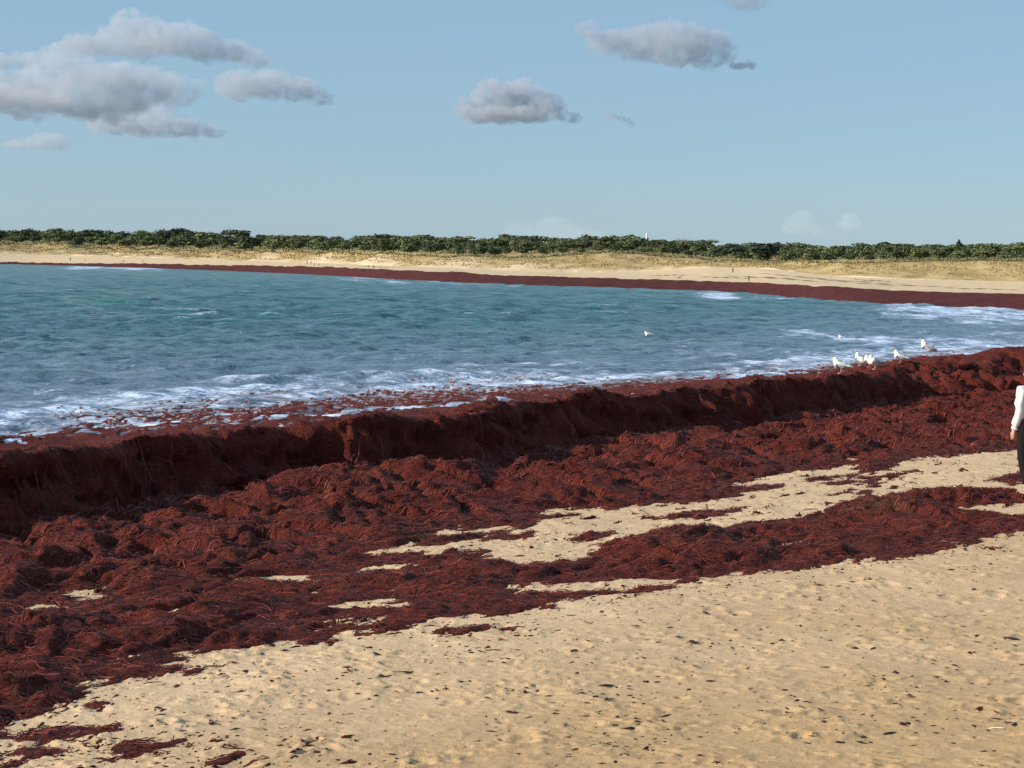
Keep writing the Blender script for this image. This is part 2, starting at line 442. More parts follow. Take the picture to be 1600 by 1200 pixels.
def sand_z(X, Y):
    u, v = uv(X, Y); g = ground(X, Y)
    d1 = .45 + .5 * noise(X * .35, Y * .35, 90)
    z = g + .012 * fbm(X * .8, Y * .8, 3, 91) * 2
    z = z + .017 * dents(X, Y, .40, .070, 100, .3) * np.clip(d1 + .2, 0, 1)
    z = z + .010 * dents(X, Y, .20, .038, 110, .35) * np.clip(1.1 - d1, .2, 1)
    ch = np.maximum(fbm(X * 2.6, Y * 4.5, 4, 95), 0)
    z = z + .028 * ch * sstep(.1, .6, noise(X * .5, Y * .9, 96) + .25)
    rg = (1 - np.abs(noise(X * 4.2 + .5 * noise(X * 2, Y * 2, 98), Y * 8.5, 99))) ** 6 * sstep(.0, .5, noise(X * 1.3, Y * 1.8, 89) + .15)
    z = z + .020 * rg + .015 * (1 - np.abs(noise(X * 5.5, Y * 10, 88))) ** 8 * sstep(-.1, .4, noise(X * 2.1, Y * 2.6, 87))
    z = z + .009 * fbm(X * 9, Y * 15, 4, 97, .65)
    return z

# ------------------------------------------------------------------ near beach
ANG = np.concatenate([np.linspace(-.62, -.31, 56, endpoint=False), np.linspace(-.31, .31, 390), np.linspace(.31, .75, 76)[1:]])
def polar(r0, r1, step):
    n = int(math.log(r1 / r0) / step); rr = r0 * np.exp(np.arange(n + 1) * step)
    Rr, A = np.meshgrid(rr, ANG, indexing='ij')
    return Rr * np.sin(A), Rr * np.cos(A), Rr.shape

X, Y, sh = polar(6.5, 34, .0017)
Z = sand_z(X, Y); wz, wM, wT, wup, waf, _ = weed_fields(X, Y)
u, v = uv(X, Y)
keep = ~((wz > Z + .03) & (wM > .55))
orange_tone = np.clip(sstep(9.5, 5.5, v) * .55 + sstep(14.5, 9., np.hypot(X, Y)) * sstep(-3, 3, X) * .9 + .35 * fbm(X * .4, Y * .7, 3, 120), 0, 1) * sstep(9, 7.5, v)  # darker, more orange sand towards the camera and the right, broken by noise
Vv = np.stack([X, Y, Z], -1).reshape(-1, 3)
V_, Q_, A_ = compact(Vv, grid_quads(*sh, keep), {'orange_tone': orange_tone})
add('sand_beach', np_mesh('sand_beach', V_, Q_, A_), M_SAND, kind='structure')

X, Y, sh = polar(8.3, 115, .0017)
Z, wM, wT, wup, waf, fl = weed_fields(X, Y)
G = sand_z(X, Y)
sea = SEA_Z + waves(X, Y)
keep = np.where(waf, Z > sea - .03, Z > G - .02)
u, v = uv(X, Y)
px_, py_ = proj(X, Y, np.full_like(X, SEA_Z)); tw = (py_ - Y_SOUP(px_)) / np.maximum(Y_CREST(px_) - Y_SOUP(px_), 8)
wash = waf * np.interp(tw, [-.2, .1, .5, .9, 1.3], [1, .8, .55, .2, 0]) * sstep(.05, -.1, Z)
brown = np.clip(hump(X, Y, 1370, 800, .55, .9) + sstep(.1, .7, fbm(X * .5, Y * .5, 3, 130)) * .35, 0, 1)
X, Y = slump(X, Y, Z, wup)
V_, Q_, A_ = compact(np.stack([X, Y, Z], -1).reshape(-1, 3), grid_quads(*sh, keep), {'brown': brown, 'wash': wash})
add('seaweed', np_mesh('seaweed', V_, Q_, A_), M_WEED, kind='stuff', label='dark red seaweed heaped in a long bank and spread over the beach')
WV = V_

# loose fronds standing out of the weed
def fronds():
    d = np.hypot(WV[:, 0], WV[:, 1]); ang = np.abs(np.arctan2(WV[:, 0], WV[:, 1]))
    ok = np.where((d < 48) & (ang < .34) & (WV[:, 2] > -.15))[0]
    idx = rng.choice(ok, 26000, p=(d[ok] ** 1.2) / (d[ok] ** 1.2).sum()); P = WV[idx]; n = len(P); s = d[idx] / 20
    L = rng.uniform(.04, .11, n) * (.6 + .4 * s); w = rng.uniform(.004, .010, n) * s
    a = rng.uniform(0, 6.283, n); el = rng.uniform(.0, .55, n)
    dv = np.stack([np.cos(a) * np.cos(el), np.sin(a) * np.cos(el), np.sin(el)], -1)
    sv = np.stack([-np.sin(a), np.cos(a), rng.uniform(-.5, .5, n)], -1) * w[:, None]
    p0 = P - [0, 0, .01]; p1 = P + dv * (L * .5)[:, None]; p2 = P + dv * L[:, None] * [1.1, 1.1, .45]
    V = np.stack([p0 - sv, p0 + sv, p1 - sv, p1 + sv, p2 - sv * .3, p2 + sv * .3], 1).reshape(-1, 3)
    b = np.arange(n)[:, None] * 6
    Q = np.concatenate([b + [0, 1, 3, 2], b + [2, 3, 5, 4]])
    me = np_mesh('seaweed_fronds', V, Q, {'brown': np.repeat(rng.uniform(0, .8, n), 6)})
    add('seaweed_fronds', me, M_WEED, kind='stuff', label='loose red fronds sticking out of the seaweed')
fronds()

def strands_on_weed():
    """long ribbons of weed lying tangled over the heaps"""
    d = np.hypot(WV[:, 0], WV[:, 1]); ang = np.abs(np.arctan2(WV[:, 0], WV[:, 1]))
    ok = np.where((d < 42) & (ang < .33) & (WV[:, 2] > -.15))[0]; n = 30000; ok = ok[(lambda q_: (q_ < .04) | (q_ > .97))(weed_fields(WV[ok, 0], WV[ok, 1])[3])]
    idx = rng.choice(ok, n, p=(d[ok] ** 1.) / (d[ok] ** 1.).sum()); P = WV[idx]; s = np.maximum(d[idx] / 20, .6)
    L = rng.uniform(.07, .30, n); w = rng.uniform(.0025, .0065, n) * s; a = math.atan2(EU[1], EU[0]) + rng.normal(0, .75, n); k = rng.normal(0, 2.5, n)
    xs_ = [P[:, 0]]; ys_ = [P[:, 1]]; st = L / 4; rows_ = []
    for j in range(5):
        rows_.append((xs_[-1], ys_[-1], a.copy())); xs_.append(xs_[-1] + np.cos(a) * st); ys_.append(ys_[-1] + np.sin(a) * st); a = a + k * st + rng.normal(0, .25, n)
    V = []
    for x, y, an in rows_:
        z, M_, T_, up_, af_, fl_ = weed_fields(x, y); x2, y2 = slump(x, y, z, up_); z = z + rng.uniform(.001, .018, n)
        V.append(np.stack([x2 + np.sin(an) * w, y2 - np.cos(an) * w, z], -1)); V.append(np.stack([x2 - np.sin(an) * w, y2 + np.cos(an) * w, z + .004], -1))
    V = np.stack(V, 1).reshape(-1, 3); b = np.arange(n)[:, None] * 10
    Q = np.concatenate([b + [2 * j, 2 * j + 2, 2 * j + 3, 2 * j + 1] for j in range(4)])
    t = NT('weed_ribbons'); tone = t.attr('tone')
    m_ = t.base(t.ramp(tone, [(.0, (.022, .006, .006)), (.35, (.085, .013, .010)), (.7, (.17, .029, .018)), (1., (.24, .052, .030))]), .6, .3)
    add('seaweed_ribbons', np_mesh('seaweed_ribbons', V, Q, {'tone': np.repeat(rng.uniform(0, 1, n), 10)}), m_, kind='stuff', label='long ribbons of seaweed lying tangled over the heaps')
strands_on_weed()

def crumbs():
    """torn bits of weed thinning out from the edges of the heaps"""
    q = np.random.default_rng(77); n = 150000
    r_ = 9.5 * np.exp(q.uniform(0, math.log(32 / 9.5), n)); a = q.uniform(-.34, .34, n); x = r_ * np.sin(a); y = r_ * np.cos(a)
    z, M_, *_r = weed_fields(x, y); u_, v_ = uv(x, y)
    pr = np.exp(M_ / .20) * (M_ < .03) * (.25 + 1.2 * sstep(-.1, .5, fbm(u_ * 1.6, v_ * 4, 3, 260)))
    k = q.uniform(0, 1, n) < pr * .55; x, y = x[k], y[k]; n = len(x); z = sand_z(x, y); d = np.hypot(x, y)
    sz_ = q.uniform(.006, .026, n) * np.where(q.random(n) > .94, 1.7, 1.); an = math.atan2(EU[1], EU[0]) + q.normal(0, .5, n); V = []
    for j in range(6):
        t_ = an + j * math.pi / 3; rr_ = sz_ * q.uniform(.6, 1.2, n); la = np.cos(t_ - an) * 1.9; lb = np.sin(t_ - an) * .8
        V.append(np.stack([x + rr_ * (la * np.cos(an) - lb * np.sin(an)), y + rr_ * (la * np.sin(an) + lb * np.cos(an)), z - .004], -1))
    V.append(np.stack([x, y, z + sz_ * q.uniform(.12, .4, n)], -1)); V = np.stack(V, 1).reshape(-1, 3); b = np.arange(n)[:, None] * 7
    F = np.concatenate([b + [j, (j + 1) % 6, 6] for j in range(6)])
    add('seaweed_crumbs', np_mesh('seaweed_crumbs', V, F, {'brown': np.repeat(q.uniform(0, .6, n), 7)}, smooth=False), M_WEED, kind='stuff', label='torn bits of red weed thinning out over the sand')
crumbs()

# ------------------------------------------------------------------ sea
far_x = [-900, 0, 100, 250, 300, 400, 500, 600, 700, 800, 900, 1000, 1100, 1200, 1300, 1400, 1500, 1600, 2600]
far_w = [400, 412, 414.5, 419, 421, 425, 429.5, 436, 441, 445, 448, 451, 454, 460, 470, 475, 478, 484, 520]
HOR = lambda x: 404 + .02 * (np.asarray(x, float) - 0)
A = np.linspace(-.47, .47, 500)
rr = 24 * np.exp(np.arange(0, math.log(2600 / 24), .0048))
Rr, AA = np.meshgrid(rr, A, indexing='ij'); X = Rr * np.sin(AA); Y = Rr * np.cos(AA)
Zs = SEA_Z + waves(X, Y, .0048 * Rr)
px, py = proj(X, Y, np.full_like(X, SEA_Z)); u, v = uv(X, Y)
hgt = Zs - SEA_Z
f0 = np.interp(px, [-400, 0, 300, 600, 800, 1000, 1200, 1400, 1600, 2200], [585, 575, 570, 556, 552, 545, 530, 512, 492, 450])
fb = Y_SOUP(px)
tt = (py - f0) / np.maximum(fb - f0, 10)
stre = fbm(u * .08, v * .8, 6, 140, .66); lace = fbm(X * 1.1, Y * 1.1, 4, 150, .65)
foam = np.interp(tt, [-.25, 0, .35, .62, .8, 1.0, 1.3, 2.5], [-.25, -.02, .12, .40, .66, .58, .5, .5]) + 1.1 * stre + .34 * lace
roller = sstep(.08, .16, hgt) * sstep(60, 25, v) * .35
foam = foam + roller
# broken crests out at sea and the far surf
caps = sstep(.17, .25, hgt + .07 * lace) * .6 * sstep(.1, .5, fbm(X * .03, Y * .05, 2, 160) + .25)
wl_far = np.interp(px, far_x, far_w)
d_sh = py - wl_far
surf = np.zeros_like(px)
for x0, x1, y0, h_, am in ((90, 250, 1.5, 5, .8), (540, 640, 1., 6, .85), (640, 810, 1, 4.5, .6), (960, 1110, 1, 4, .5), (1085, 1150, 5, 8, 1.), (1150, 1240, 3, 6, .6), (1180, 1420, 4, 7, .25), (1380, 1640, 3, 20, 1.05), (1230, 1660, 54, 9, .9), (1450, 1640, 22, 5, .8), (-100, 100, 0, 2, .4), (300, 540, 0, 1.5, .3)):
    surf = np.maximum(surf, am * sstep(x0 - 70, x0 + 40, px) * sstep(x1 + 30, x1 - 10, px) * np.exp(-((d_sh - y0 - h_ * .3) / h_) ** 2))
surf = surf * (.75 + .9 * fbm(px * .02, d_sh * .25, 3, 170))
foam = np.maximum(np.maximum(foam, caps), surf)
foam = np.clip(foam, 0, 1)
shallow_sky = np.clip(sstep(-1.6, .7, tt) * (.75 + .5 * stre), 0, 1)
stain = np.clip(sstep(.62, 1.1, tt) * (.9 + 1.2 * fbm(X * .7, Y * .7, 3, 250)), 0, 1) * sstep(-1, 1, px + 400)
V_, Q_, A_ = compact(np.stack([X, Y, Zs], -1).reshape(-1, 3), grid_quads(*X.shape), {'foam': foam, 'shallow_sky': shallow_sky, 'stain': stain})
add('sea', np_mesh('sea', V_, Q_, A_), M_WATER, kind='structure')

# seabed and inland ground, one sheet to the horizon
n = 65; gx = np.linspace(-15000, 15000, n); GX, GY = np.meshgrid(gx, gx)
me = np_mesh('ground', np.stack([GX, GY, np.full_like(GX, -6.)], -1).reshape(-1, 3), grid_quads(n, n), {'orange_tone': np.ones(n * n)})
add('ground', me, simple('inland_scrub', (.07, .085, .055), .95, .3, .01, .05), kind='structure')

# ------------------------------------------------------------------ far shore
xs = np.arange(-500, 2301, 5.0)
c_w = np.interp(xs, far_x, far_w)
c_wt = np.interp(xs, [-900, 0, 100, 250, 300, 400, 500, 600, 700, 800, 900, 1000, 1100, 1200, 1300, 1400, 1500, 1600, 2600],
                 [397, 409.6, 411.2, 412.5, 413.6, 415, 417, 421, 425, 430.5, 433, 436, 439, 442.5, 448, 454, 457, 460, 470])
c_s = np.interp(xs, [-900, 0, 100, 250, 400, 500, 600, 700, 800, 900, 1000, 1050, 1110, 1200, 1300, 1400, 1500, 1600, 2600],
                [384, 396, 399, 403, 408, 410.5, 415, 419, 423, 426, 425, 421, 417, 420, 431, 436, 438, 440, 450])
c_d = np.interp(xs, [-900, 0, 105, 118, 250, 300, 400, 500, 600, 700, 770, 850, 940, 1000, 1100, 1200, 1280, 1400, 1600, 2600],
                [371, 380.5, 381, 386, 389.5, 391.5, 392.5, 393.5, 395.5, 399, 402, 399, 395, 397, 404, 410.5, 409, 408, 407, 412])
c_d = c_d + 1.6 * fbm(xs * .013, xs * 0, 3, 270)
c_t = np.interp(xs, [-900, 0, 100, 250, 290, 320, 365, 450, 560, 650, 690, 820, 850, 985, 1060, 1110, 1200, 1400, 1600, 2600],
                [350, 358, 357, 354, 354, 361, 361, 366, 368, 362, 364, 364, 367, 365, 373, 378, 376, 378, 380, 384])
D0 = np.maximum(FPX * 3.3 / np.maximum(c_w - HOR(xs), 8.), 190)
kern = np.ones(31) / 31
D0 = np.convolve(np.pad(D0, 15, 'edge'), kern, 'valid')
kb = np.interp(xs, [0, 800, 1600], [1.25, 1.55, 1.8])
D_wt, D_s, D_d = D0 * 1.07, D0 * kb, D0 * kb * 1.10
D_b = D_d * 1.25
tree_rows_y = lambda f: c_d - f * (c_d - c_t) * .42
def lerp(a, b, t): return a + (b - a) * t
rows = []   # (photo height curve, distance curve, zone, grass)
for t in np.linspace(-.25, 1, 22): rows.append((lerp(c_w, c_wt, t), lerp(D0, D_wt, t), 0, 0.))
for t in np.linspace(0, 1, 22)[1:]: rows.append((lerp(c_wt, c_s, t), lerp(D_wt, D_s, t ** .8), 1, 0.))
for t in np.linspace(0, 1, 40)[1:]: rows.append((lerp(c_s, c_d, t), lerp(D_s, D_d, t), 2, 1.))
for t in np.linspace(0, 1, 12)[1:]: rows.append((tree_rows_y(t), lerp(D_d, D_b, t), 3, 1.))
PX = np.tile(xs, (len(rows), 1)); PY = np.array([r_[0] for r_ in rows]); PD = np.array([r_[1] for r_ in rows])
zone = np.array([r_[2] for r_ in rows])
dx = (PX - 800) / FPX; dy = (PY - 600) / FPX
d3 = cf[None, None] + dx[..., None] * cr - dy[..., None] * cu
hl = np.hypot(d3[..., 0], d3[..., 1]); tq = PD / hl
P3 = np.stack([d3[..., 0] * tq, d3[..., 1] * tq, CZ + d3[..., 2] * tq], -1)
pxm = PD / FPX          # metres to one photo pixel there
lum = fbm(P3[..., 0] * .04, P3[..., 1] * .02, 4, 180)
inner = np.array([1. if z == 2 else .0 for z in zone])[:, None]
P3[..., 2] += pxm * (inner * (5.0 * lum - 2.6 * np.abs(fbm(P3[..., 0] * .09, P3[..., 1] * .05, 3, 190))))
iw = np.array([1. if z == 0 else 0. for z in zone])[:, None]
P3[..., 2] += iw * pxm * (1.5 * noise(P3[..., 0] * .12, P3[..., 1] * .05, 200) + 1.0 * noise(P3[..., 0] * .4, P3[..., 1] * .2, 201) + .9 * fbm(P3[..., 0] * .9, P3[..., 1] * .3, 2, 202))
# thin seaweed strand lines on the pale sand are bumps of their own colour below
NR, NC = PX.shape
gzone = np.zeros((NR, NC))
for i, z in enumerate(zone):
    if z == 2:
        k_ = (i - np.argmax(zone == 2)) / 39
        gzone[i] = np.clip(.35 + .8 * k_ + .1, 0, 1) * np.interp(xs, [0, 300, 420, 800, 1100, 1250, 1600], [.95, .7, .55, .62, .8, 1, 1])
    elif z == 3: gzone[i] = .8
ii = np.arange(NR * NC).reshape(NR, NC)
Qa = np.stack([ii[:-1, :-1], ii[:-1, 1:], ii[1:, 1:], ii[1:, :-1]], -1)
fl_ = P3.reshape(-1, 3)
z1 = np.argmax(zone == 1); z2 = np.argmax(zone == 2)
for nm, a, b, mt, kd in (('far_seaweed', 0, z1 - 1, M_FWEED, 'stuff'), ('far_beach', z1 - 1, z2 - 1, M_DUNE, 'structure'), ('dunes', z2 - 1, NR - 1, M_DUNE, 'structure')):
    V_, Q_, A_ = compact(fl_, Qa[a:b].reshape(-1, 4), {'grass': gzone})
    add(nm, np_mesh(nm, V_, Q_, A_), mt, kind=kd, label='long dark red band of seaweed along the far waterline' if kd == 'stuff' else None)

def far_point(x, zc, t):
    """a point of the far shore: zone 1 pale sand, 2 dune, 3 wood; t from its lower to its upper edge"""
    c = float(np.clip((x - xs[0]) / 5, 0, NC - 1.001)); j = int(c); h = c - j; r_ = np.where(zone == zc)[0]
    i = r_[0] + t * (len(r_) - 1); i0 = int(i); i1 = min(i0 + 1, r_[-1]); f = i - i0
    a = P3[i0, j] * (1 - f) + P3[i1, j] * f; b = P3[i0, j + 1] * (1 - f) + P3[i1, j + 1] * f
    return a * (1 - h) + b * h, PD[i0, j] / FPX

# marram tufts on the dunes
def tufts():
    V = []; Q = []
    for k in range(9000):
        x = rng.uniform(-120, 1720); t = rng.uniform(.12, 1) ** .8
        if noise(np.array([x * .02]), np.array([t * 4]), 210)[0] < -.15: continue
        p, s = far_point(x, 2, min(t, .98)); w = s * rng.uniform(.5, 1.3); h = s * rng.uniform(.9, 2.4)
        p = p + [rng.uniform(-2.5, 2.5) * s, 0, -.2 * s]
        for b in range(3):
            a = rng.uniform(0, 3.14); c, s_ = math.cos(a) * w, math.sin(a) * w; i = len(V)
            V += [(p[0] - c * .5, p[1] - s_ * .5, p[2]), (p[0] + c * .5, p[1] + s_ * .5, p[2]), (p[0] + c, p[1] + s_, p[2] + h * rng.uniform(.6, 1)), (p[0] - c, p[1] - s_, p[2] + h * rng.uniform(.6, 1))]
            Q.append((i, i + 1, i + 2, i + 3))
    me = np_mesh('dune_grass', V, Q, smooth=False)
    add('dune_grass', me, simple('straw', (.36, .26, .105), .8, .35, .05), kind='stuff', label='straw coloured marram grass on the far dunes')
tufts()

# strand lines: thin seaweed wisps on the far pale sand
def strands():
    V = []; Q = []
    for x0, x1, t0, th in ((1130, 1300, .36, .05), (1250, 1420, .55, .035), (1090, 1180, .25, .03), (1300, 1500, .42, .03), (1180, 1340, .62, .03), (560, 620, .5, .05), (1460, 1600, .3, .03), (840, 900, .4, .03), (1010, 1080, .42, .04), (1330, 1400, .75, .04)):
        n = 40; i0 = len(V)
        for k in range(n):
            x = lerp(x0, x1, k / (n - 1)); w = th * math.sin(math.pi * k / (n - 1)) * (.6 + .5 * math.sin(k * .9 + x0))
            for tt_ in (t0 - w, t0 + w):
                p, s = far_point(x, 1, min(max(tt_ + .02 * math.sin(k * .35), 0), 1)); V.append((p[0], p[1], p[2] + .25 * s))
        Q += [(i0 + 2 * k, i0 + 2 * k + 2, i0 + 2 * k + 3, i0 + 2 * k + 1) for k in range(n - 1)]
    add('strand_line', np_mesh('strand_line', V, Q), simple('dry_weed', (.24, .12, .06), .9, .3, .1), kind='stuff', label='thin brown wisps of dry weed on the far pale sand')
strands()

# ------------------------------------------------------------------ trees
M_TRUNK = simple('bark', (.09, .065, .045), .9, .3, 8)
LEAF = [mat_leaf('pine_needles', (.055, .072, .030), (.140, .165, .068)), mat_leaf('oak_leaves', (.044, .060, .029), (.118, .145, .062)), mat_leaf('dark_needles', (.016, .025, .018), (.042, .058, .036))]

def crown_mesh(lobes, nleaf, seed, size):
    q = np.random.default_rng(seed); V = []; F = []
    vol = np.array([l[3] * l[4] for l in lobes]); pr = vol / vol.sum()
    for k in range(nleaf):
        cx, cy, cz_, rx, rz = lobes[q.choice(len(lobes), p=pr)]
        d = q.normal(size=3); d /= np.linalg.norm(d); rad = q.uniform(.45, 1.06) ** .5
        if d[2] < -.35: d[2] *= .5
        c = np.array([cx + d[0] * rx * rad, cy + d[1] * rx * rad, cz_ + d[2] * rz * rad])
        nrm = d * .8 + q.normal(size=3) * .45 + [0, 0, .35]; nrm /= np.linalg.norm(nrm)
        a = np.cross(nrm, q.normal(size=3)); a /= np.linalg.norm(a); b = np.cross(nrm, a); s = size * q.uniform(.55, 1.3)
        i = len(V)
        V += [c + a * s, c + b * s * .8, c - a * s * .9 + nrm * s * .2, c - b * s * .7]; F.append((i, i + 1, i + 2, i + 3))
    return np_mesh('crown', np.array(V), np.array(F), smooth=False)

def tube(bm, pts, rads, seg=6):
    rings = []
    for i, (p, r_) in enumerate(zip(pts, rads)):
        p = Vector(p); d = (Vector(pts[min(i + 1, len(pts) - 1)]) - Vector(pts[max(i - 1, 0)])).normalized()
        a = d.cross(Vector((.31, .9, .2))).normalized(); b = d.cross(a)
        rings.append([bm.verts.new(p + (a * math.cos(t) + b * math.sin(t)) * r_) for t in [2 * math.pi * k / seg for k in range(seg)]])
    for r1, r2 in zip(rings, rings[1:]):
        for k in range(seg): bm.faces.new((r1[k], r1[(k + 1) % seg], r2[(k + 1) % seg], r2[k]))
    bm.faces.new(rings[0][::-1]); bm.faces.new(rings[-1])

def bm_mesh(name, bm, smooth=True):
    bmesh.ops.recalc_face_normals(bm, faces=bm.faces)
    me = bpy.data.meshes.new(name); bm.to_mesh(me); bm.free()
    for p in me.polygons: p.use_smooth = smooth
    return me

def trunk_mesh(lobes, r0, seed, bare=False):
    q = random.Random(seed); bm = bmesh.new(); top = max(l[2] for l in lobes)
    tube(bm, [(0, 0, -.12), (.01, 0, .15), (.03, .01, .35), (.02, 0, top)], [r0 * 1.3, r0, r0 * .8, r0 * .3])
    for cx, cy, cz_, rx, rz in lobes:
        z0 = q.uniform(.25, .4)
        tube(bm, [(.02, 0, z0), (cx * .5, cy * .5, (z0 + cz_) * .5 - .02), (cx, cy, cz_)], [r0 * .55, r0 * .4, r0 * .15], 5)
    return bm_mesh('trunk', bm)

def lobes_for(kind, q):
    if kind == 'pine': return [(q.uniform(-.4, .4), q.uniform(-.4, .4), q.uniform(.35, .78), q.uniform(.2, .34), q.uniform(.13, .22)) for _ in range(9)] + [(0, 0, .38, .46, .38)]
    if kind == 'oak': return [(q.uniform(-.35, .35), q.uniform(-.35, .35), q.uniform(.2, .66), q.uniform(.22, .36), q.uniform(.18, .28)) for _ in range(9)] + [(0, 0, .32, .48, .38)]
    if kind == 'dome': return [(q.uniform(-.3, .3), q.uniform(-.3, .3), q.uniform(.5, .7), q.uniform(.25, .35), q.uniform(.2, .26)) for _ in range(7)] + [(0, 0, .55, .5, .36)]
    if kind == 'spire': return [(q.uniform(-.1, .1), q.uniform(-.1, .1), .3 + .1 * i, .30 - .035 * i, .14) for i in range(7)]
PROTO = []
for i, (kd, lf) in enumerate((('pine', 0), ('oak', 1), ('pine', 0), ('oak', 0), ('pine', 1), ('oak', 1), ('dome', 2), ('spire', 2), ('dome', 1))):
    q = random.Random(50 + i); lb = lobes_for(kd, q)
    cm = crown_mesh(lb, 850, 60 + i, .075); cm.materials.append(LEAF[lf])
    tm = trunk_mesh(lb, .035, 70 + i); tm.materials.append(M_TRUNK); PROTO.append((cm, tm))

def tree(k, p, hgt, label, group=None, name='pine_tree', sx=1.):
    e = empty(name, p, random.uniform(0, 6.28), label, 'tree', group, hgt)
    e.scale = (hgt * sx, hgt * sx, hgt)
    cm, tm = PROTO[k]
    for nm, me in (('trunk', tm), ('crown', cm)):
        o = bpy.data.objects.new(nm, me); COL.objects.link(o); o.parent = e
    return e

q = random.Random(11)
nrow = 6
for row in range(nrow):
    f = (row + .1) / nrow
    x = -60 + q.uniform(0, 20)
    while x < 1680:
        step = q.uniform(26, 44)
        p, s = far_point(x, 3, min(f + q.uniform(0, .06), 1)); j = int(round((x - xs[0]) / 5))
        room = (PY[np.where(zone == 3)[0][0] + int(f * 10), j] - c_t[j])          # px up to the skyline
        h_px = min(q.uniform(14, 25), room * q.uniform(.88, 1.12)) if row < nrow - 1 else room * q.uniform(.75, 1.22)
        kd = q.choice([0, 1, 2, 3, 4, 5]) 
        # the photo's front fringe of low dark bushes is lower than the rows behind
        if row == 0: h_px *= .8
        if kd in (0, 2, 4): lab, gp, nm = ('wind shaped olive green pine in the tree belt behind the dunes', 'pines in the tree belt behind the dunes', 'pine_tree')
        else: lab, gp, nm = ('bushy dark green evergreen oak in the tree belt behind the dunes', 'evergreen oaks in the tree belt behind the dunes', 'oak_tree')
        tree(kd, Vector(p), h_px * s, lab, gp, nm, q.uniform(1.25, 1.75))
        x += step
for x, f, hp, k, lab, sx in ((278, .55, 27, 6, 'tall dark rounded tree rising above the belt behind the far dunes at the left', 1.6), (300, .5, 24, 6, 'dark domed tree close beside the tallest dark one of the far belt', 1.5),
                             (258, .6, 21, 6, 'smaller dark tree on the outer side of the tall dark pair in the far belt', 1.2), (352, .3, 22, 6, 'dark tree standing alone between paler pines behind the far dunes', .9),
                             (818, .6, 23, 8, 'round topped tree breaking the skyline above the middle of the far belt', 1.5), (984, .6, 23, 8, 'round topped tree on the skyline beside the small white tower', 1.2),
                             (660, .7, 22, 8, 'broad domed tree on the skyline above the foam streaked far shore', 2.0), (1497, .5, 24, 7, 'slender spired tree poking above the low belt of trees at the far right', 1.0), (1404, .6, 18, 7, 'small pointed tree on the low skyline of the far belt', 1.0),
                             (1200, .1, 30, 6, 'wide dark tree at the dune edge where the belt reaches lowest', 1.9), (1150, .15, 24, 6, 'dark bushy tree next to the wide one at the dune edge', 1.5)):
    p, s = far_point(x, 3, f)
    tree(k, Vector(p), hp * s, lab, None, 'evergreen_tree' if k != 7 else 'conifer_tree', sx)

# low bushes filling the foot of the wood
def undergrowth():
    q = np.random.default_rng(21); V = []; F = []
    for k in range(15000):
        x = q.uniform(-60, 1680); f = q.uniform(.0, .8); p, s = far_point(x, 3, f)
        hh = (1 - f * .5) * 9 * (.5 + .5 * abs(noise(np.array([x * .045]), np.array([f * 6.]), 230)[0]) * 2) * s
        c = p + [0, 0, q.uniform(0, 1) * hh]; sz_ = s * q.uniform(.7, 1.5)
        nrm = q.normal(size=3) * .6 + [0, -.5, .5]; nrm /= np.linalg.norm(nrm); a = np.cross(nrm, q.normal(size=3)); a /= np.linalg.norm(a); b = np.cross(nrm, a); i = len(V)
        V += [c + a * sz_, c + b * sz_ * .8, c - a * sz_, c - b * sz_ * .7]; F.append((i, i + 1, i + 2, i + 3))
    for k in range(9000):
        x = q.uniform(-60, 1680); p, s = far_point(x, 2, q.uniform(.93, .995)); c = p + [0, 0, q.uniform(-.1, 1) ** 2 * (2.5 + 5.5 * abs(noise(np.array([x * .03]), np.array([.5]), 231)[0])) * s]
        sz_ = s * q.uniform(.7, 1.4); nrm = q.normal(size=3) * .6 + [0, -.5, .5]; nrm /= np.linalg.norm(nrm); a = np.cross(nrm, q.normal(size=3)); a /= np.linalg.norm(a); b = np.cross(nrm, a); i = len(V)
        V += [c + a * sz_, c + b * sz_ * .8, c - a * sz_, c - b * sz_ * .7]; F.append((i, i + 1, i + 2, i + 3))
    add('undergrowth', np_mesh('undergrowth', np.array(V), np.array(F), smooth=False), mat_leaf('bush_leaves', (.030, .041, .020), (.085, .105, .048)), kind='stuff', label='low dark bushes filling the foot of the tree belt')
undergrowth()

# a bare grey tree among the pines
def bare_tree(x, f, hp):
    p, s = far_point(x, 3, f); e = empty('bare_tree', Vector(p), 0, 'pale leafless tree among the pines on the skyline', 'tree', None, hp * s)
    bm = bmesh.new(); tube(bm, [(0, 0, -.1), (.01, 0, .3), (0, .02, .6)], [.03, .025, .015])
    M_ = simple('grey_twigs', (.30, .26, .20), .9, .2); t_ = bm_mesh('trunk', bm); add('trunk', t_, M_, e)
    qq = random.Random(5); bm = bmesh.new()
    for i in range(46):
        a = qq.uniform(0, 6.28); z0 = qq.uniform(.3, .6); l = qq.uniform(.25, .6); z1_ = min(z0 + qq.uniform(.15, .5), 1.0)
        tube(bm, [(0, 0, z0), (math.cos(a) * l * .5, math.sin(a) * l * .5, (z0 + z1_) / 2), (math.cos(a) * l, math.sin(a) * l, z1_)], [.012, .008, .004], 4)
    add('crown', bm_mesh('crown', bm), M_, e)
bare_tree(1065, .5, 25)

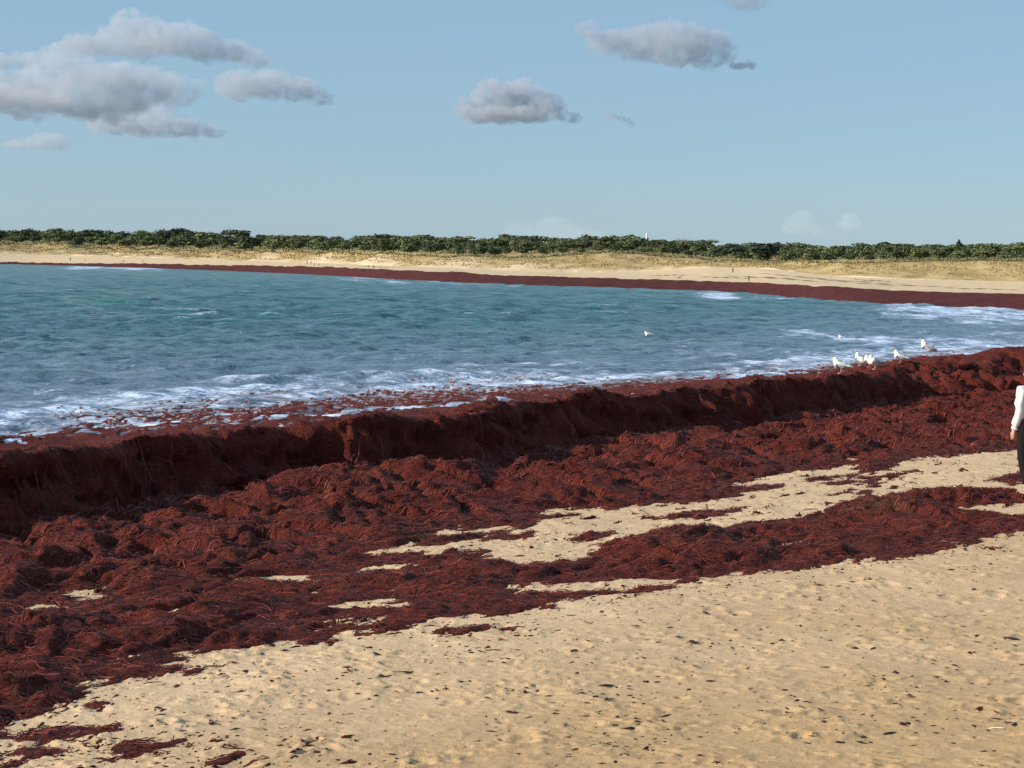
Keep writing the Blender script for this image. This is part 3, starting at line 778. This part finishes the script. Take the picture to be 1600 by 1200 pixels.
# white tower top above the wood
def tower():
    j = int(round((1010 - xs[0]) / 5)); d = D_b[j] * 1.2; s = d / FPX
    b = at_dist(1010, 391, d); e = empty('white_tower', Vector(b), 0, 'small white tower top showing above the distant trees', 'tower')
    bm = bmesh.new(); tube(bm, [(0, 0, 0), (0, 0, 20 * s), (0, 0, 22.5 * s)], [1.7 * s, 1.3 * s, 1.25 * s], 16); add('shaft', bm_mesh('shaft', bm), simple('white_render', (.8, .8, .78)), e)
    bm = bmesh.new(); tube(bm, [(0, 0, 22.5 * s), (0, 0, 23.2 * s), (0, 0, 23.3 * s), (0, 0, 25.4 * s)], [1.9 * s, 1.9 * s, 1.1 * s, 1.1 * s], 16); add('gallery', bm_mesh('gallery', bm), simple('white_paint', (.8, .8, .8)), e)
    bm = bmesh.new(); tube(bm, [(0, 0, 25.4 * s), (0, 0, 25.6 * s), (0, 0, 27.2 * s)], [1.5 * s, 1.5 * s, .2 * s], 16); add('cap', bm_mesh('cap', bm), simple('pale_cap', (.7, .7, .72)), e)
tower()

# ------------------------------------------------------------------ figures
def skin_mesh(name, pts, edges, rads, sub=2, root=0):
    me = bpy.data.meshes.new(name); me.from_pydata([tuple(p) for p in pts], edges, []); o = bpy.data.objects.new(name, me); COL.objects.link(o)
    sk = o.modifiers.new('s', 'SKIN'); sk.use_smooth_shade = True
    for i, r_ in enumerate(rads):
        d = me.skin_vertices[0].data[i]; d.radius = (r_, r_) if isinstance(r_, (int, float)) else r_; d.use_root = (i == root)
    if sub: sb = o.modifiers.new('u', 'SUBSURF'); sb.levels = sub; sb.render_levels = sub
    dg = bpy.context.evaluated_depsgraph_get(); ev = o.evaluated_get(dg)
    out = bpy.data.meshes.new_from_object(ev); bpy.data.objects.remove(o); out.name = name
    for p in out.polygons: p.use_smooth = True
    return out

def ellipsoid(bm, c, r, seg=12, rot=None):
    mt = Matrix.Translation(c) @ (rot or Matrix.Identity(4)) @ Matrix.Diagonal((*r, 1))
    bmesh.ops.create_uvsphere(bm, u_segments=seg, v_segments=max(6, seg * 2 // 3), radius=1, matrix=mt)

M_SKIN = simple('skin', (.46, .27, .19), .6, .1)
def person(loc, rz, label, jacket, trousers, hair, shoes, height=1.72, stride=.14, sub=2, group=None, near=False, bend=0., swing=.16):
    """faces local -Y"""
    e = empty('person', loc, rz, label, 'person', group, height / 1.72)
    hip = .90 - bend * .1; st = stride
    H = lambda s: Vector((s * .095, 0, hip)); K = lambda s: Vector((s * .10, -.05 + s * st * .45, .49)); AN = lambda s: Vector((s * .095, s * st, .085))
    ly = -bend * .35
    chest = Vector((0, ly, 1.28 - bend * .12)); neck = Vector((0, ly * 1.15 - .005, 1.45 - bend * .2)); head = Vector((0, ly * 1.3 - .03, 1.60 - bend * .28))
    SH = lambda s: chest + Vector((s * .175, 0, .10)); EL = lambda s: SH(s) + Vector((s * .018, .03 - s * swing * .3, -.29)); WR = lambda s: EL(s) + Vector((s * .002, -.06 - s * swing, -.245))
    P = [Vector((0, 0, hip)), Vector((0, ly * .4, 1.06)), chest, neck, neck + (head - neck) * .55, head, head + Vector((0, 0, .09))]
    Rd = [.13, .115, .135, .056, .062, (.082, .10), .06]; E_ = [(0, 1), (1, 2), (2, 3), (3, 4), (4, 5), (5, 6)]
    def chain(start, pts, rr_):
        prev = start
        for p, r_ in zip(pts, rr_):
            P.append(p); Rd.append(r_); E_.append((prev, len(P) - 1)); prev = len(P) - 1
        return prev
    for s in (-1, 1):
        chain(0, [H(s), K(s), AN(s), AN(s) + Vector((0, -.13, -.05))], [.085, .056, .038, .033])
        w_ = chain(2, [SH(s), EL(s), WR(s)], [.055, .042, .029])
        if near:
            hd = (WR(s) - EL(s)).normalized(); palm = WR(s) + hd * .055; P.append(palm); Rd.append((.036, .017)); E_.append((w_, len(P) - 1)); pw = len(P) - 1
            for fi, ln in enumerate((.062, .070, .066, .052)):
                off = Vector((0, -.026 + .0175 * fi, 0)); b0 = palm + off + hd * .028
                chain(pw, [b0, b0 + hd * ln * .5 + Vector((-s * .006, 0, 0)), b0 + hd * ln * .9 + Vector((-s * .02, 0, 0))], [.0095, .0085, .007])
            th = palm + Vector((-s * .004, -.036, .02)); chain(pw, [th, th + hd * .03 + Vector((-s * .008, -.012, 0)), th + hd * .055 + Vector((-s * .014, -.012, 0))], [.011, .010, .008])
        else:
            hd = (WR(s) - EL(s)).normalized(); chain(w_, [WR(s) + hd * .06, WR(s) + hd * .13], [.034, .02])
    body = add('body', skin_mesh('body', P, E_, Rd, sub), M_SKIN, e)
    if near:
        bm = bmesh.new()
        tube(bm, [head + Vector((0, -.095, .015)), head + Vector((0, -.122, -.022)), head + Vector((0, -.098, -.035))], [.010, .016, .012], 6)
        add('nose', bm_mesh('nose', bm), M_SKIN, body)
        for s in (-1, 1):
            bm = bmesh.new(); ellipsoid(bm, head + Vector((s * .033, -.088, .02)), (.013, .009, .009), 8); add('eye', bm_mesh('eye', bm), simple('eye_dark', (.05, .04, .035), .3), body)
            bm = bmesh.new(); ellipsoid(bm, head + Vector((s * .083, .0, .0)), (.012, .024, .034), 8); add('ear', bm_mesh('ear', bm), M_SKIN, body)
        bm = bmesh.new(); ellipsoid(bm, head + Vector((0, -.092, -.055)), (.026, .009, .007), 8); add('mouth', bm_mesh('mouth', bm), simple('lips', (.40, .15, .13), .5), body)
    # jacket
    JP = [Vector((0, 0, hip - .06)), Vector((0, ly * .3, 1.02)), chest, neck + Vector((0, .01, -.03))]; JR = [(.205, .155), (.175, .135), (.175, .14), .072]; JE = [(0, 1), (1, 2), (2, 3)]
    for s in (-1, 1):
        prev = 2
        for p, r_ in ((SH(s), .082), (EL(s), .068), (lerp(EL(s), WR(s), .9), .056)):
            JP.append(p); JR.append(r_); JE.append((prev, len(JP) - 1)); prev = len(JP) - 1
    jm = skin_mesh('jacket', JP, JE, JR, sub); jk = add('jacket', jm, jacket, e)
    if near:
        tx = bpy.data.textures.new('crumple', 'CLOUDS'); tx.noise_scale = .075
        dm = jk.modifiers.new('folds', 'DISPLACE'); dm.texture = tx; dm.strength = .055; dm.mid_level = .5
        bm = bmesh.new(); tube(bm, [neck + Vector((0, .008, -.035)), neck + Vector((0, .005, .01)), neck + Vector((0, .0, .045))], [.088, .080, .074], 14)
        add('collar', bm_mesh('collar', bm), jacket, jk)
        for s in (-1, 1):
            bm = bmesh.new(); a, b = lerp(EL(s), WR(s), .84), lerp(EL(s), WR(s), .95); tube(bm, [a, b], [.052, .048], 12); add('cuff', bm_mesh('cuff', bm), jacket, jk)
    TP = [Vector((0, 0, hip + .04))]; TR = [(.15, .125)]; TE = []
    for s in (-1, 1):
        prev = 0
        for p, r_ in ((H(s), .105), (K(s), .078), (AN(s) + Vector((0, 0, .03)), .066)):
            TP.append(p); TR.append(r_); TE.append((prev, len(TP) - 1)); prev = len(TP) - 1
    add('trousers', skin_mesh('trousers', TP, TE, TR, sub), trousers, e)
    for s in (-1, 1):
        bm = bmesh.new(); a = AN(s); ellipsoid(bm, (a.x, a.y - .065, .048), (.048, .135, .047), 12); ellipsoid(bm, (a.x, a.y - .005, .085), (.043, .055, .055), 10)
        sh_ = add('shoe', bm_mesh('shoe', bm), shoes, e)
        if near:
            bm = bmesh.new(); ellipsoid(bm, (a.x, a.y - .065, .018), (.052, .142, .02), 12); add('sole', bm_mesh('sole', bm), simple('sole_rubber', (.35, .32, .28)), sh_)
    bm = bmesh.new(); ellipsoid(bm, head + Vector((0, .022, .035)), (.094, .105, .098), 14)
    if near: ellipsoid(bm, head + Vector((0, .062, -.045)), (.075, .055, .095), 12)
    add('hair', bm_mesh('hair', bm), hair, e)
    return e

C_WHITE = simple('white_jacket', (.66, .64, .60), .8, .06, 12); C_DARK = simple('dark_trousers', (.014, .011, .012), .9, .2, 6., .08); C_HAIR = simple('dark_hair', (.04, .028, .02), .6); C_SHOE = simple('brown_shoes', (.30, .22, .15), .7, .1)
pp = drop_on(1605, 779, sand_z)
pp.z = max(float(sand_z(np.array([pp.x]), np.array([pp.y]))[0]), weed_z(pp.x, pp.y))
person(pp, R(205), 'person in a white jacket and dark trousers walking on sand beside the seaweed', C_WHITE, C_DARK, C_HAIR, C_SHOE, 1.76, .11, 2, None, True, 0., .035)

CB = simple('black_clothes', (.022, .022, .026)); CN = simple('navy_clothes', (.03, .035, .06)); CR_ = simple('brown_clothes', (.16, .085, .05)); CG = simple('grey_clothes', (.14, .13, .12)); CP = simple('pale_clothes', (.62, .60, .56)); CO = simple('rust_clothes', (.26, .10, .05))
for x, zc, t, hp, ja, tr, lab, bd in (
    (110, 1, .22, 6, CB, CB, 'tiny dark figure at the far left end of the far beach', 0), (133, 1, .25, 4.5, CR_, CB, 'second tiny brown figure along from the far left end of the beach', .2),
    (193, 1, .12, 4.5, CB, CN, 'tiny dark figure above the white surf on the far beach', .2), (223, 1, .22, 4.5, CG, CR_, 'tiny greyish figure past the end of the white surf on the far beach', 0),
    (480, 1, .62, 5.5, CO, CR_, 'rust brown figure of the pair at the foot of the bare dune face', 0), (486, 1, .6, 5.5, CR_, CR_, 'brown clad figure beside the rust one below the bare dune face', .3),
    (491, 1, .2, 4.5, CB, CB, 'small black figure stooping at the edge of the far seaweed band', .9), (498, 1, .22, 4.5, CB, CB, 'black figure bent low beside another at the seaweed edge', .8),
    (576, 1, .12, 5.5, CG, CN, 'grey figure standing by the edge of the far weed where foam breaks', .1), (584, 1, .12, 5.5, CN, CB, 'dark figure beside the grey one where the far foam breaks', 0),
    (1112, 2, .10, 6, CG, CR_, 'drab figure climbing the sandy gap in the far dunes', 0), (1122, 2, .10, 6, CR_, CO, 'brown figure following another up the sandy gap in the dunes', 0),
    (1145, 1, .62, 7.5, CB, CB, 'black clad figure walking on the pale sand below the dune gap', 0), (1170, 1, .06, 9, CB, CB, 'black figure at the very edge of the far seaweed band', 0)):
    p, s = far_point(x, zc, t); person(Vector(p), random.uniform(0, 6.28), lab, ja, tr, C_HAIR, CB, hp * s, .1, 1, 'people strolling on the far beach', False, bd)
# a dog by the weed
def dog(x, t, hp):
    p, s = far_point(x, 1, t); L = hp * s
    e = empty('dog', Vector(p), .2, 'small dark dog on the far pale sand beside the seaweed', 'dog', None, L)
    P = [(-.5, 0, .62), (0, 0, .66), (.45, 0, .70), (.68, 0, .92), (.82, 0, .98), (1.02, 0, .92), (-.62, 0, .7), (-.9, 0, .95)]; Rd = [.16, .17, .2, .12, .13, .07, .05, .03]; E_ = [(0, 1), (1, 2), (2, 3), (3, 4), (4, 5), (0, 6), (6, 7)]
    for sx, hind in ((-.5, 1), (.45, 0)):
        for sy in (-.13, .13):
            b = 0 if hind else 2; i = len(P)
            P += [(sx + (.08 if hind else 0), sy, .45), (sx - (.12 if hind else .02), sy, .22), (sx - .04, sy, .03), (sx + .07, sy, .02)]; Rd += [.09, .05, .04, .04]; E_ += [(b, i), (i, i + 1), (i + 1, i + 2), (i + 2, i + 3)]
    add('body', skin_mesh('body', P, E_, Rd, 1, 1), CB, e)
    for sy in (-.08, .08):
        bm = bmesh.new(); tube(bm, [(.78, sy, 1.05), (.75, sy * 1.3, 1.2)], [.05, .01], 5); add('ear', bm_mesh('ear', bm), CB, e)
dog(1061, .08, 3.2)

# ------------------------------------------------------------------ gulls
M_GW = simple('white_plumage', (.82, .81, .78), .7, .04); M_GG = simple('grey_wing', (.36, .37, .38), .7, .1); M_GGL = simple('pale_grey_wing', (.70, .70, .70), .7, .08); M_BK = simple('yellow_beak', (.65, .40, .06), .5); M_LG = simple('pinkish_legs', (.50, .30, .24), .6); M_TIP = simple('black_wing_tip', (.02, .02, .02), .7)
gull_meshes = {}
def gull(loc, rz, label, size=.42, upright=0., wing=None, afloat=False, group='gulls on the seaweed bank'):
    """head towards local -X"""
    e = empty('gull', loc, rz, label, 'gull', group, size / .42)
    key = upright
    if key not in gull_meshes:
        a = upright; B = Vector((0, 0, .19))
        def rp(x, z): return (x * math.cos(a) + z * math.sin(a), 0, .19 + z * math.cos(a) - x * math.sin(a))
        P = [rp(0, 0), rp(-.08, .012), rp(-.125, .055), rp(-.14, .095), rp(-.158, .125), rp(.09, .0), rp(.17, .0), rp(.25, .005)]
        Rd = [.088, .086, .062, .048, .045, .072, .045, .02]
        gull_meshes[key] = (skin_mesh('body', P, [(0, 1), (1, 2), (2, 3), (3, 4), (0, 5), (5, 6), (6, 7)], Rd, 2), rp)
    me, rp = gull_meshes[key]
    add('body', me, M_GW, e)
    for s in (-1, 1):
        bm = bmesh.new(); ellipsoid(bm, (0, 0, 0), (.135, .018, .052), 14)
        for v_ in bm.verts:
            t_ = (v_.co.x + .135) / .27; v_.co.z *= 1 - .55 * t_; v_.co.z -= .02 * t_
        wm = bm_mesh('wing', bm); w = add('wing', wm, wing or M_GGL, e); p = rp(.045, .022); w.location = (p[0], s * .078, p[2]); w.rotation_euler = (s * .22, key, -s * .12)
        bm = bmesh.new(); tube(bm, [(.08, 0, -.012), (.15, 0, -.018), (.20, 0, -.02)], [.016, .012, .003], 6); add('wing_tip', bm_mesh('wing_tip', bm), M_TIP if wing else M_GGL, w)
        if not afloat:
            bm = bmesh.new(); tube(bm, [(.01, s * .028, .14), (.012, s * .03, .075), (.0, s * .03, -.01)], [.016, .007, .006], 6)
            tube(bm, [(.01, s * .03, .004), (-.03, s * .035, .004), (-.055, s * .04, .003)], [.008, .016, .003], 6); add('leg', bm_mesh('leg', bm), M_LG, e)
        bm = bmesh.new(); p = rp(-.180, .134); ellipsoid(bm, (p[0], s * .036, p[2]), (.005, .004, .005), 8); add('eye', bm_mesh('eye', bm), M_TIP, e)
    bm = bmesh.new(); ellipsoid(bm, (0, 0, 0), (.085, .036, .010), 10); tl = add('tail', bm_mesh('tail', bm), M_GW, e); tl.location = rp(.21, .005); tl.rotation_euler = (0, key, 0)
    p0 = rp(-.188, .122); p1 = rp(-.222, .117); p2 = rp(-.242, .107)
    bm = bmesh.new(); tube(bm, [p0, p1, p2], [.014, .011, .003], 8); add('beak', bm_mesh('beak', bm), M_BK, e)
    return e
for x, y, rz, sz, upr, wg, lab in (
    (1313, 584, -.15, .46, .22, None, 'white gull on the weed bank, the lowest and first of the standing flock'),
    (1344, 569, -.6, .44, .45, M_GGL, 'white gull with upright neck, standing behind the gull in the middle of the flock'),
    (1358, 562, -.3, .40, .5, None, 'smaller white gull half hidden behind its neighbours at the back of the flock'),
    (1367, 577, .2, .44, .22, M_GG, 'white gull with grey wings in the middle of the flock, nearest the dark scarp'),
    (1406, 568, -.1, .44, .28, None, 'lone white gull between the flock and the hump where the grey backed one stands'),
    (1449, 550, -.25, .52, .36, M_GG, 'large grey backed gull standing on top of the weed hump')):
    p = drop_on(x, y, None, 25, 70); p.z -= .005
    gull(p, rz, lab, sz, upr, wg)
for x, y, sz, lab in ((1013, 526, .46, 'small white gull swimming offshore, clear of the foam'), (1314, 530, .34, 'tiny white gull afloat just behind the standing flock')):
    p = unproj(x, y, SEA_Z); z = SEA_Z + float(waves(np.array([p[0]]), np.array([p[1]]))[0])
    gull(Vector((p[0], p[1], z - .08)), .1, lab, sz, .05, None, True, 'gulls swimming off the bank')

# ------------------------------------------------------------------ scraps and sticks on the sand
M_SCR = simple('dry_dark_weed', (.035, .024, .022), .85, .45, 14)
def scrap_mesh(seed):
    q = random.Random(seed); bm = bmesh.new()
    for k in range(q.randint(2, 4)):
        bmesh.ops.create_icosphere(bm, subdivisions=2, radius=1, matrix=Matrix.Translation((q.uniform(-.5, .5), q.uniform(-.4, .4), q.uniform(.05, .2))) @ Matrix.Rotation(q.uniform(0, 3), 4, 'Z') @ Matrix.Diagonal((q.uniform(.3, .6), q.uniform(.2, .4), q.uniform(.14, .32), 1)))
    for v_ in bm.verts: v_.co += Vector((q.gauss(0, .05), q.gauss(0, .05), q.gauss(0, .04)))
    for k in range(7):
        a = q.uniform(0, 6.28); l = q.uniform(.6, 1.2); tube(bm, [(0, 0, .12), (math.cos(a) * l * .5, math.sin(a) * l * .5, .14), (math.cos(a + .3) * l, math.sin(a + .3) * l, .03)], [.06, .05, .02], 5)
    me = bm_mesh('weed_scrap', bm); me.materials.append(M_SCR); return me
SCR = [scrap_mesh(s) for s in range(6)]
spec = {(596, 1058): 'round dark weed scrap alone on smooth sand left of the scattered black cluster', (722, 1066): 'blackest weed scrap in the middle of the small cluster on the sand', (737, 1065): 'dark scrap touching the blackest one of the small cluster',
        (697, 1078): 'dark pebble sized scrap just below the small black cluster on the sand', (1345, 1151): 'largest dark scrap lying low on the orange sand in front', (1313, 1160): 'black upright scrap beside the largest one on the front sand',
        (1262, 1162): 'ragged scrap at the end of the front row of three on the orange sand', (1112, 1065): 'long flat dark scrap in the middle of the open sand', (1029, 1004): 'angular dark scrap near the seaweed edge, beside a longer flat one', (1083, 1004): 'long flat dark scrap near the seaweed edge',
        (1412, 1131): 'dark scrap on ruffled sand above the largest front scrap', (800, 1112): 'thin dark sliver alone on smooth sand', (1579, 998): 'dark long scrap by the white stick at the edge of the picture', (1521, 1019): 'small black scrap with a pale fleck beside it'}
pts = list(spec) + [(514, 1096), (847, 1019), (767, 1034), (897, 1017), (528, 1188), (856, 1179), (888, 1183), (556, 1158), (727, 1010), (1207, 1007), (1179, 1081), (1237, 1087), (1231, 1114), (1479, 1124), (1573, 1129), (1537, 1175), (1462, 1146), (1477, 1065), (1383, 1056), (424, 1063), (322, 1082), (412, 1125), (414, 1140), (529, 1187), (575, 1012), (585, 1020), (640, 1192), (1045, 1140), (1440, 1000), (1282, 938), (1150, 962), (1360, 905), (985, 1065), (930, 1090)]
sz = {(596, 1058): 20, (722, 1066): 17, (737, 1065): 14, (697, 1078): 13, (1345, 1151): 26, (1313, 1160): 20, (1112, 1065): 26, (1083, 1004): 28, (1412, 1131): 20, (800, 1112): 24, (1579, 998): 28}
for i, (x, y) in enumerate(pts):
    p = drop_on(x, y, sand_z, 7, 40); d = math.hypot(p.x, p.y); w = sz.get((x, y), random.uniform(9, 15)) * d / FPX
    o = bpy.data.objects.new('weed_scrap', SCR[i % 6]); COL.objects.link(o); o.location = p - Vector((0, 0, .003)); o.rotation_euler = (0, 0, random.choice((0, math.pi)) + random.uniform(-.5, .5))
    flat = .35 if (x, y) in ((1112, 1065), (1083, 1004), (800, 1112), (1579, 998)) else random.uniform(.5, .95)
    o.scale = (w * .55, w * .5, w * .55 * flat)
    tag(o, spec.get((x, y), 'small dark scrap of dried weed scattered on the open sand'), 'weed scrap', 'dark weed scraps on the open sand')
M_STICK = simple('bleached_wood', (.72, .66, .54), .7, .1)
for x0, x1, y, lab in ((1544, 1574, 1143, 'thin bleached stick lying on the front sand'), (1582, 1606, 1008, 'thin white stick under the dark scrap at the edge of the picture')):
    a = drop_on(x0, y, sand_z, 7, 40); b = drop_on(x1, y, sand_z, 7, 40); mid = (a + b) / 2; mid.z = max(a.z, b.z) + .012
    bm = bmesh.new(); h = (b - a) / 2; tube(bm, [-h, -h * .4 + Vector((0, .004, .004)), h * .3 + Vector((0, -.003, .006)), h], [.002, .003, .003, .0015], 7)
    o = add('stick', bm_mesh('stick', bm), M_STICK, None, lab, 'stick', 'pale sticks on the sand'); o.location = mid
# fine litter between them
def litter():
    q = np.random.default_rng(9); bm_v = []; F = []
    for k in range(8500):
        r_ = 9 * math.exp(q.uniform(0, math.log(22 / 9.))); a = q.uniform(-.33, .33); x, y = r_ * math.sin(a), r_ * math.cos(a)
        bm_v.append((x, y))
    P = np.array(bm_v); u_, v_ = uv(P[:, 0], P[:, 1]); P = P[(v_ < V_EDGE(u_) - .1)]
    dn = fbm(P[:, 0] * .6, P[:, 1] * .9, 3, 220); P = P[dn + q.uniform(-.35, .35, len(P)) > .08]
    z = sand_z(P[:, 0], P[:, 1]); V = []; F = []
    for (x, y), zz in zip(P, z):
        s = q.uniform(.004, .017) * (1 if q.random() > .08 else 1.6); a = q.uniform(0, 3.14); c, s_ = math.cos(a), math.sin(a); L = s * q.uniform(1., 3.4); i = len(V)
        V += [(x - c * L, y - s_ * L, zz), (x + s_ * s, y - c * s, zz), (x + c * L, y + s_ * L, zz), (x - s_ * s, y + c * s, zz), (x, y, zz + s * q.uniform(.25, .6))]
        F += [(i, i + 1, i + 4), (i + 1, i + 2, i + 4), (i + 2, i + 3, i + 4), (i + 3, i, i + 4)]
    t = NT('litter_bits'); c = t.ramp(t.noise(9, 2), [(.42, (.022, .016, .014)), (.58, (.10, .04, .025)), (.72, (.35, .24, .14))])
    add('beach_litter', np_mesh('beach_litter', V, F, smooth=False), t.base(c, .85, .2), kind='stuff', label='tiny bits of weed and shell strewn over the sand')
litter()

# ------------------------------------------------------------------ clouds
def cloud_mesh(lobes, vox, seed):
    bm = bmesh.new(); q = random.Random(seed)
    for c, r_ in lobes:
        bmesh.ops.create_icosphere(bm, subdivisions=3, radius=1, matrix=Matrix.Translation(c) @ Matrix.Diagonal((*r_, 1)))
    me = bm_mesh('cloud', bm); o = bpy.data.objects.new('tmp', me); COL.objects.link(o)
    rm = o.modifiers.new('r', 'REMESH'); rm.mode = 'VOXEL'; rm.voxel_size = vox
    for k, (sc, st) in enumerate(((vox * 9, vox * 6), (vox * 4, vox * 4.5), (vox * 1.9, vox * 2.4))):
        tx = bpy.data.textures.new('puff', 'CLOUDS'); tx.noise_scale = sc; tx.noise_depth = 2
        d = o.modifiers.new('d', 'DISPLACE'); d.texture = tx; d.texture_coords = 'LOCAL'; d.strength = st; d.mid_level = .5
    out = bpy.data.meshes.new_from_object(o.evaluated_get(bpy.context.evaluated_depsgraph_get())); bpy.data.objects.remove(o)
    for p in out.polygons: p.use_smooth = True
    return out

# photo box, distance, optical depth, label, lobes in the box (x, z, rx, rz)
CL = [
    ((110, 22, 412, 98), 7500, 5, 'long grey cloud with a humped top, highest of the left group', [(.15, .3, .18, .22), (.36, .5, .2, .42), (.55, .4, .2, .34), (.75, .28, .2, .22), (.92, .22, .1, .16), (.05, .3, .08, .18)]),
    ((-140, 66, 305, 190), 8500, 6, 'broad grey cloud with a bright patch, widest of the left group', [(.15, .3, .22, .24), (.42, .35, .18, .3), (.52, .55, .09, .38), (.7, .42, .2, .3), (.9, .45, .11, .2), (.3, .2, .3, .16), (.6, .22, .25, .16)]),
    ((-30, 74, 52, 112), 8000, 2, 'small ragged grey cloud at the left edge above the broad one', [(.3, .4, .35, .35), (.75, .5, .22, .35)]),
    ((140, 160, 346, 220), 9800, 5, 'flat based cloud with a small bright cap under the broad cloud', [(.2, .35, .2, .28), (.45, .4, .22, .35), (.53, .68, .1, .3), (.7, .35, .2, .25), (.9, .25, .12, .15)]),
    ((338, 104, 516, 166), 9000, 4, 'separate grey cloud with a drooping tail beside the left group', [(.2, .45, .22, .38), (.45, .5, .25, .36), (.7, .42, .2, .3), (.9, .28, .12, .2)]),
    ((5, 194, 108, 240), 10500, 2.2, 'faint thin grey cloud lowest in the left group', [(.3, .25, .3, .18), (.65, .4, .3, .28), (.85, .25, .15, .18)]),
    ((708, 122, 908, 198), 9500, 6, 'grey cumulus with a bright domed top in mid sky', [(.14, .3, .14, .25), (.36, .5, .2, .42), (.55, .5, .2, .42), (.72, .36, .14, .28), (.9, .2, .1, .12), (.4, .22, .36, .16)]),
    ((900, 30, 1150, 110), 7500, 5, 'large grey rounded cloud in the upper middle of the sky', [(.08, .72, .08, .18), (.2, .55, .16, .25), (.42, .52, .22, .36), (.62, .5, .22, .44), (.82, .42, .15, .34), (.94, .4, .06, .22)]),
    ((1140, 92, 1184, 112), 7600, 2.5, 'tiny wisp trailing from the large upper cloud', [(.3, .4, .3, .3), (.7, .5, .25, .35)]),
    ((918, 156, 992, 198), 9000, 3, 'thin slanting wisp of cloud beside the bright topped cumulus', [(.12, .85, .1, .1), (.3, .6, .14, .1), (.52, .4, .16, .1), (.75, .3, .16, .1), (.92, .12, .1, .08)]),
    ((1035, -30, 1220, 16), 6500, 3, 'ragged cloud cut off by the top of the picture', [(.12, .6, .12, .25), (.45, .6, .15, .3), (.7, .42, .2, .38), (.9, .5, .12, .28)]),
    ((770, 334, 960, 392), 17000, .2, 'faint pale distant cloud low over the middle of the wood', [(.25, .4, .2, .35), (.5, .45, .25, .45), (.75, .35, .2, .3)]),
    ((1215, 328, 1290, 372), 17000, .2, 'faint white distant cumulus peak low over the right of the wood', [(.5, .5, .25, .42), (.25, .3, .2, .25), (.78, .28, .2, .22)]),
    ((1305, 332, 1350, 364), 17000, .2, 'small pale distant puff low over the wood beside the cumulus peak', [(.5, .5, .32, .4), (.3, .35, .25, .3), (.75, .4, .2, .3)])]
for i, ((x0, y0, x1, y1), d, tau, lab, lb) in enumerate(CL):
    b = at_dist((x0 + x1) / 2, y1, d); k = d / FPX; wpx, hpx = (x1 - x0) * k, (y1 - y0) * k
    q = random.Random(300 + i); lobes = []
    for lx, lz, rx, rz in lb:
        lobes.append(((wpx * (lx - .5), q.uniform(-.15, .15) * wpx, hpx * lz), (wpx * rx, wpx * rx * .8, hpx * rz)))
        for _ in range(5):
            a = q.uniform(0, math.pi); s_ = q.uniform(.25, .5)
            lobes.append(((wpx * (lx - .5 + rx * .8 * math.cos(a)), q.uniform(-.5, .5) * wpx * rx, hpx * (lz + rz * .72 * math.sin(a))), (hpx * rz * s_ * 1.5, hpx * rz * s_ * 1.5, hpx * rz * s_)))
    me = cloud_mesh(lobes, max(hpx / 26, wpx / 90), i)
    dens = tau * .55 / (wpx * .30)
    o = add('cloud', me, mat_cloud('cloud_vapour', dens, 9 / wpx ** .5 / hpx ** .5, d, *(() if d < 15000 else ((1, .99, .95), .0))), None, lab, 'cloud', 'clouds in the sky'); o.location = b
    o.rotation_euler = (0, 0, -math.atan2(b[0], b[1]))
